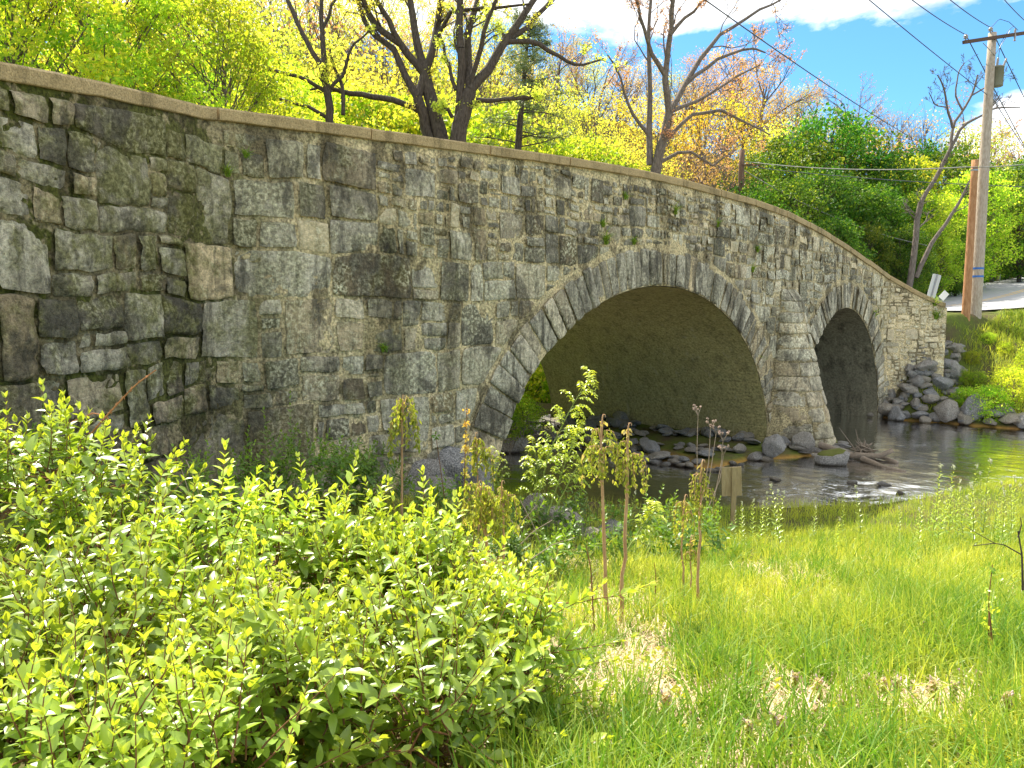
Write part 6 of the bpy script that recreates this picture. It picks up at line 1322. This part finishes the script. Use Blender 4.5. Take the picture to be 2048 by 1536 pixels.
def build_small_plants():
    rng = np.random.default_rng(66); M['nettle'] = mat_leaf('nettle_leaves', (0.24, 0.30, 0.05), (0.40, 0.42, 0.09), (0.55, 0.44, 0.22), .4, .5); M['bloom'] = mat_plain('purple_bloom', (0.62, 0.42, 0.44), .6, var=.3)
    # purple tipped nettles: a whorled stack of leaves with small blooms at the tip
    protos = []
    for v in range(3):
        P = []; D = []; L = []; TN = []; hgt = .13 + .02 * v
        for i in range(9):
            z = hgt * (.25 + .75 * (i / 8) ** .75)
            for q in range(4):
                a = q * pi / 2 + (i % 2) * pi / 4 + rng.normal(0, .15); P.append((0, 0, z)); D.append((cos(a), sin(a), -.35 + .25 * i / 8)); L.append((.034 - .0016 * i) * rng.uniform(.85, 1.15)); TN.append((rng.random(), max(0, (i - 4) / 4.5), 0))
        L = np.array(L); Vl, tri, quad = leaf_full(np.array(P, float), np.array(D, float), np.tile([0, 0, 1.0], (len(P), 1)), L, L * .8, .3); ml = mesh('leaves', Vl, [tri, quad], M['nettle'], attrs={'tone': np.repeat(np.array(TN), 11, 0)})
        V, F = tubes(np.linspace((0, 0, -.02), (0, 0, hgt), 4), np.full(4, .003), 5); ms = mesh('stem', V, [F], M['stem_green']); g = Geo()
        for _ in range(9): a = rng.uniform(0, 6.28); p = np.array([cos(a) * .012, sin(a) * .012, hgt - rng.uniform(0, .05)]); V, F = tubes(np.stack([p, p + [cos(a) * .006, sin(a) * .006, .008], p + [cos(a) * .01, sin(a) * .01, .016]]), np.array([.002, .005, .002]), 5); g.add(V, F)
        protos.append((ms, ml, g.build('bloom', [M['bloom']])))
    spots = [(1510, 1345), (1600, 1345), (1635, 1395), (1725, 1375), (1730, 1395), (1765, 1390), (1790, 1410), (1850, 1290), (1870, 1290), (1955, 1375), (1920, 1370), (2020, 1340), (1630, 1450), (1560, 1490), (1495, 1500), (1640, 1500), (1530, 1520), (1500, 1360), (1590, 1375), (1845, 1275), (1830, 1230), (1850, 1225), (1720, 1240), (1980, 1350), (1905, 1415), (1545, 1480), (1680, 1430), (1710, 1300), (1865, 1400), (2010, 1450), (1280, 1400), (1330, 1440)]
    for i, (px, py) in enumerate(spots):
        r = ray(px, py + 14); Y = 3.5
        for _ in range(12): x = r[0] / r[1] * Y; Y = (CAM_Z - float(ground(x, Y))) / (-r[2] / r[1])
        x = r[0] / r[1] * Y; t = thing('purple_nettle', 'small weed with whorled leaves and a purple tip in the grass', 'wildflower', (x, Y, float(ground(x, Y))), 'purple tipped weeds in the grass', (0, 0, rng.uniform(0, 6))); t.scale = (rng.uniform(.7, 1.1),) * 3; k = protos[rng.integers(0, 3)]
        link('stem', k[0], t); link('leaves', k[1], t); link('bloom', k[2], t)
    # tall leafy weeds at the bank edge
    wp = []
    M['bud'] = mat_plain('pale_buds', (0.62, 0.62, 0.40), .7, var=.3)
    for v in range(4):
        P = []; D = []; L = []; TN = []; H = .62 + .12 * v; S = curve_pts((0, 0, -.03), (0, 0, 1), H, rng, 6, .05, .05)
        for i in range(34):
            t = .06 + .9 * i / 34; k = t * 5; j = min(int(k), 4); q = S[j] + (S[j + 1] - S[j]) * (k - j); a = i * 2.4; P.append(q); D.append((cos(a), sin(a), .75 + .3 * rng.random())); L.append((.12 - .075 * t) * rng.uniform(.8, 1.2)); TN.append((rng.random(), t * .9, 0))
        L = np.array(L); Vl, tri, quad = leaf_full(np.array(P), np.array(D, float), np.tile([0, 0, 1.0], (len(P), 1)), L, L * .26, .3); ml = mesh('leaves', Vl, [tri, quad], M['lf_shrub'], attrs={'tone': np.repeat(np.array(TN), 11, 0)}); ms = wood_mesh('stem', [(S, np.linspace(.006, .003, 6))], [M['stem_green']], 5, 5, .001); g = Geo()
        for _ in range(14): p = S[-1] + rng.normal(0, .009, 3) + [0, 0, rng.uniform(-.02, .02)]; V, F = tubes(np.stack([p, p + [0, 0, .009], p + [0, 0, .018]]), np.array([.002, .008, .003]), 5); g.add(V, F)
        wp.append((ms, ml, g.build('flower_buds', [M['bud']])))
    spots = [(1497, 1010, 11), (1515, 1020, 11.4), (1532, 1030, 11), (1545, 1020, 11.6), (1560, 1035, 11), (1570, 1040, 10.8), (1480, 1030, 10.4), (1575, 1050, 10.2), (1505, 1045, 10), (1885, 1060, 10.6), (1900, 1050, 10.8), (1920, 1055, 10.6), (1935, 1045, 11), (1895, 1075, 9.8), (1950, 1060, 10.4), (1965, 1045, 10.8), (1990, 1040, 10.6), (2010, 1030, 10.8), (2025, 1020, 11), (2040, 1035, 10.5), (2048, 1015, 11), (1930, 1020, 12.5), (1960, 1010, 13), (1985, 1015, 12.6), (2015, 1005, 13), (2040, 1000, 13.4), (1905, 1030, 12), (1870, 1040, 11.8), (2055, 1020, 12), (1975, 1075, 9.6), (2030, 1065, 9.8), (1860, 1075, 10), (1845, 1085, 9.6), (1700, 1060, 11.6), (1740, 1062, 11.4), (1820, 1070, 10.8), (1640, 1050, 11.4), (1300, 1010, 11.5), (1265, 1020, 11.2), (1345, 1015, 11.5), (1690, 1085, 9.6)]
    for i, (px, py, Y) in enumerate(spots):
        x = (px - 1024) / F_PX * Y; left = px < 1620; t = thing('tall_weed', 'leafy upright weed at the water edge right of the wooden board' if left and px > 1450 else ('leafy upright weed at the right end of the near bank' if px > 1840 else 'leafy upright weed on the near bank edge before the water'), 'weed', (x, Y, float(ground(x, Y))), 'tall weeds beside the board' if left and px > 1450 else ('tall weeds at the right bank' if px > 1840 else 'tall weeds along the bank edge'), (rng.normal(0, .08), rng.normal(0, .08), rng.uniform(0, 6))); t.scale = (rng.uniform(.75, 1.1) * (1.15 if px > 1880 else .9),) * 3; k = wp[rng.integers(0, 4)]
        link('stem', k[0], t); link('leaves', k[1], t); link('flower_buds', k[2], t)
    # tufts rooted in the joints of the wall
    tp = []
    for v in range(3):
        n = 60; V, F, k = blades(np.abs(rng.normal(0, .03, (n, 3))) * [1, 0, 1], rng.uniform(.06, .16, n), rng.uniform(.006, .014, n), np.abs(rng.normal(1.2, .4, n)), rng); tn = rng.uniform(0, .5, n); tp.append(mesh('wall_tuft', V, [F], M['grass'], attrs={'tone': np.repeat(np.stack([tn, 0 * tn, 0 * tn], 1), k, 0)}))
    def wall_hit(px, py):
        r = ray(px, py)
        for i in (1, 2, 3):
            A, B = PLAN[i], PLAN[i + 1]; kk, q = np.linalg.solve(np.array([[r[0], -(B - A)[0]], [r[1], -(B - A)[1]]]), A)
            if 0 <= q <= 1: return kk * r + [0, 0, CAM_Z]
    for i, (px, py, sc, lab) in enumerate([(448, 355, 1.0, 'green tuft in a wall joint below the kink of the coping'), (485, 318, .9, 'green tuft just under the coping near its kink'), (1200, 455, 1.3, 'tuft in a joint above the left shoulder of the large arch'), (1205, 490, 1.6, 'bright tuft just above the ring of the large arch'), (1245, 400, 1.2, 'tuft high on the wall above the large arch'), (1262, 490, 1.3, 'tuft above the crown of the large arch left side'), (1345, 430, 1.4, 'tuft above the crown of the large arch'), (760, 705, 1.1, 'bright tuft low on the wall left of the arch'), (1510, 505, 1.4, 'tuft in the wall between the arches'), (1500, 545, 1.3, 'tuft beside the right shoulder of the large arch'), (1520, 725, 1.4, 'tuft where the arch ring meets the cutwater'), (1745, 635, 2.0, 'green tuft at the right shoulder of the small arch'), (1430, 455, 1.2, 'tuft high on the wall right of the large crown'), (1868, 640, 2.6, 'ivy tuft hanging at the right end of the wall'), (1866, 612, 2.4, 'green growth on the coping at the right end of the wall'), (1562, 770, 1.6, 'tuft on the left side of the cutwater')]):
        p = wall_hit(px, py); n2 = np.array([.70, -.71]) if px < 1800 else np.array([-.2, -.98]); o = link('wall_tuft', tp[i % 3], None, (p[0] + n2[0] * .06, p[1] + n2[1] * .06, p[2]), (0, 0, math.atan2(n2[0], -n2[1]) if px < 1800 else 0), sc * 1.35); tag(o, lab, 'plant', None)
build_small_plants()
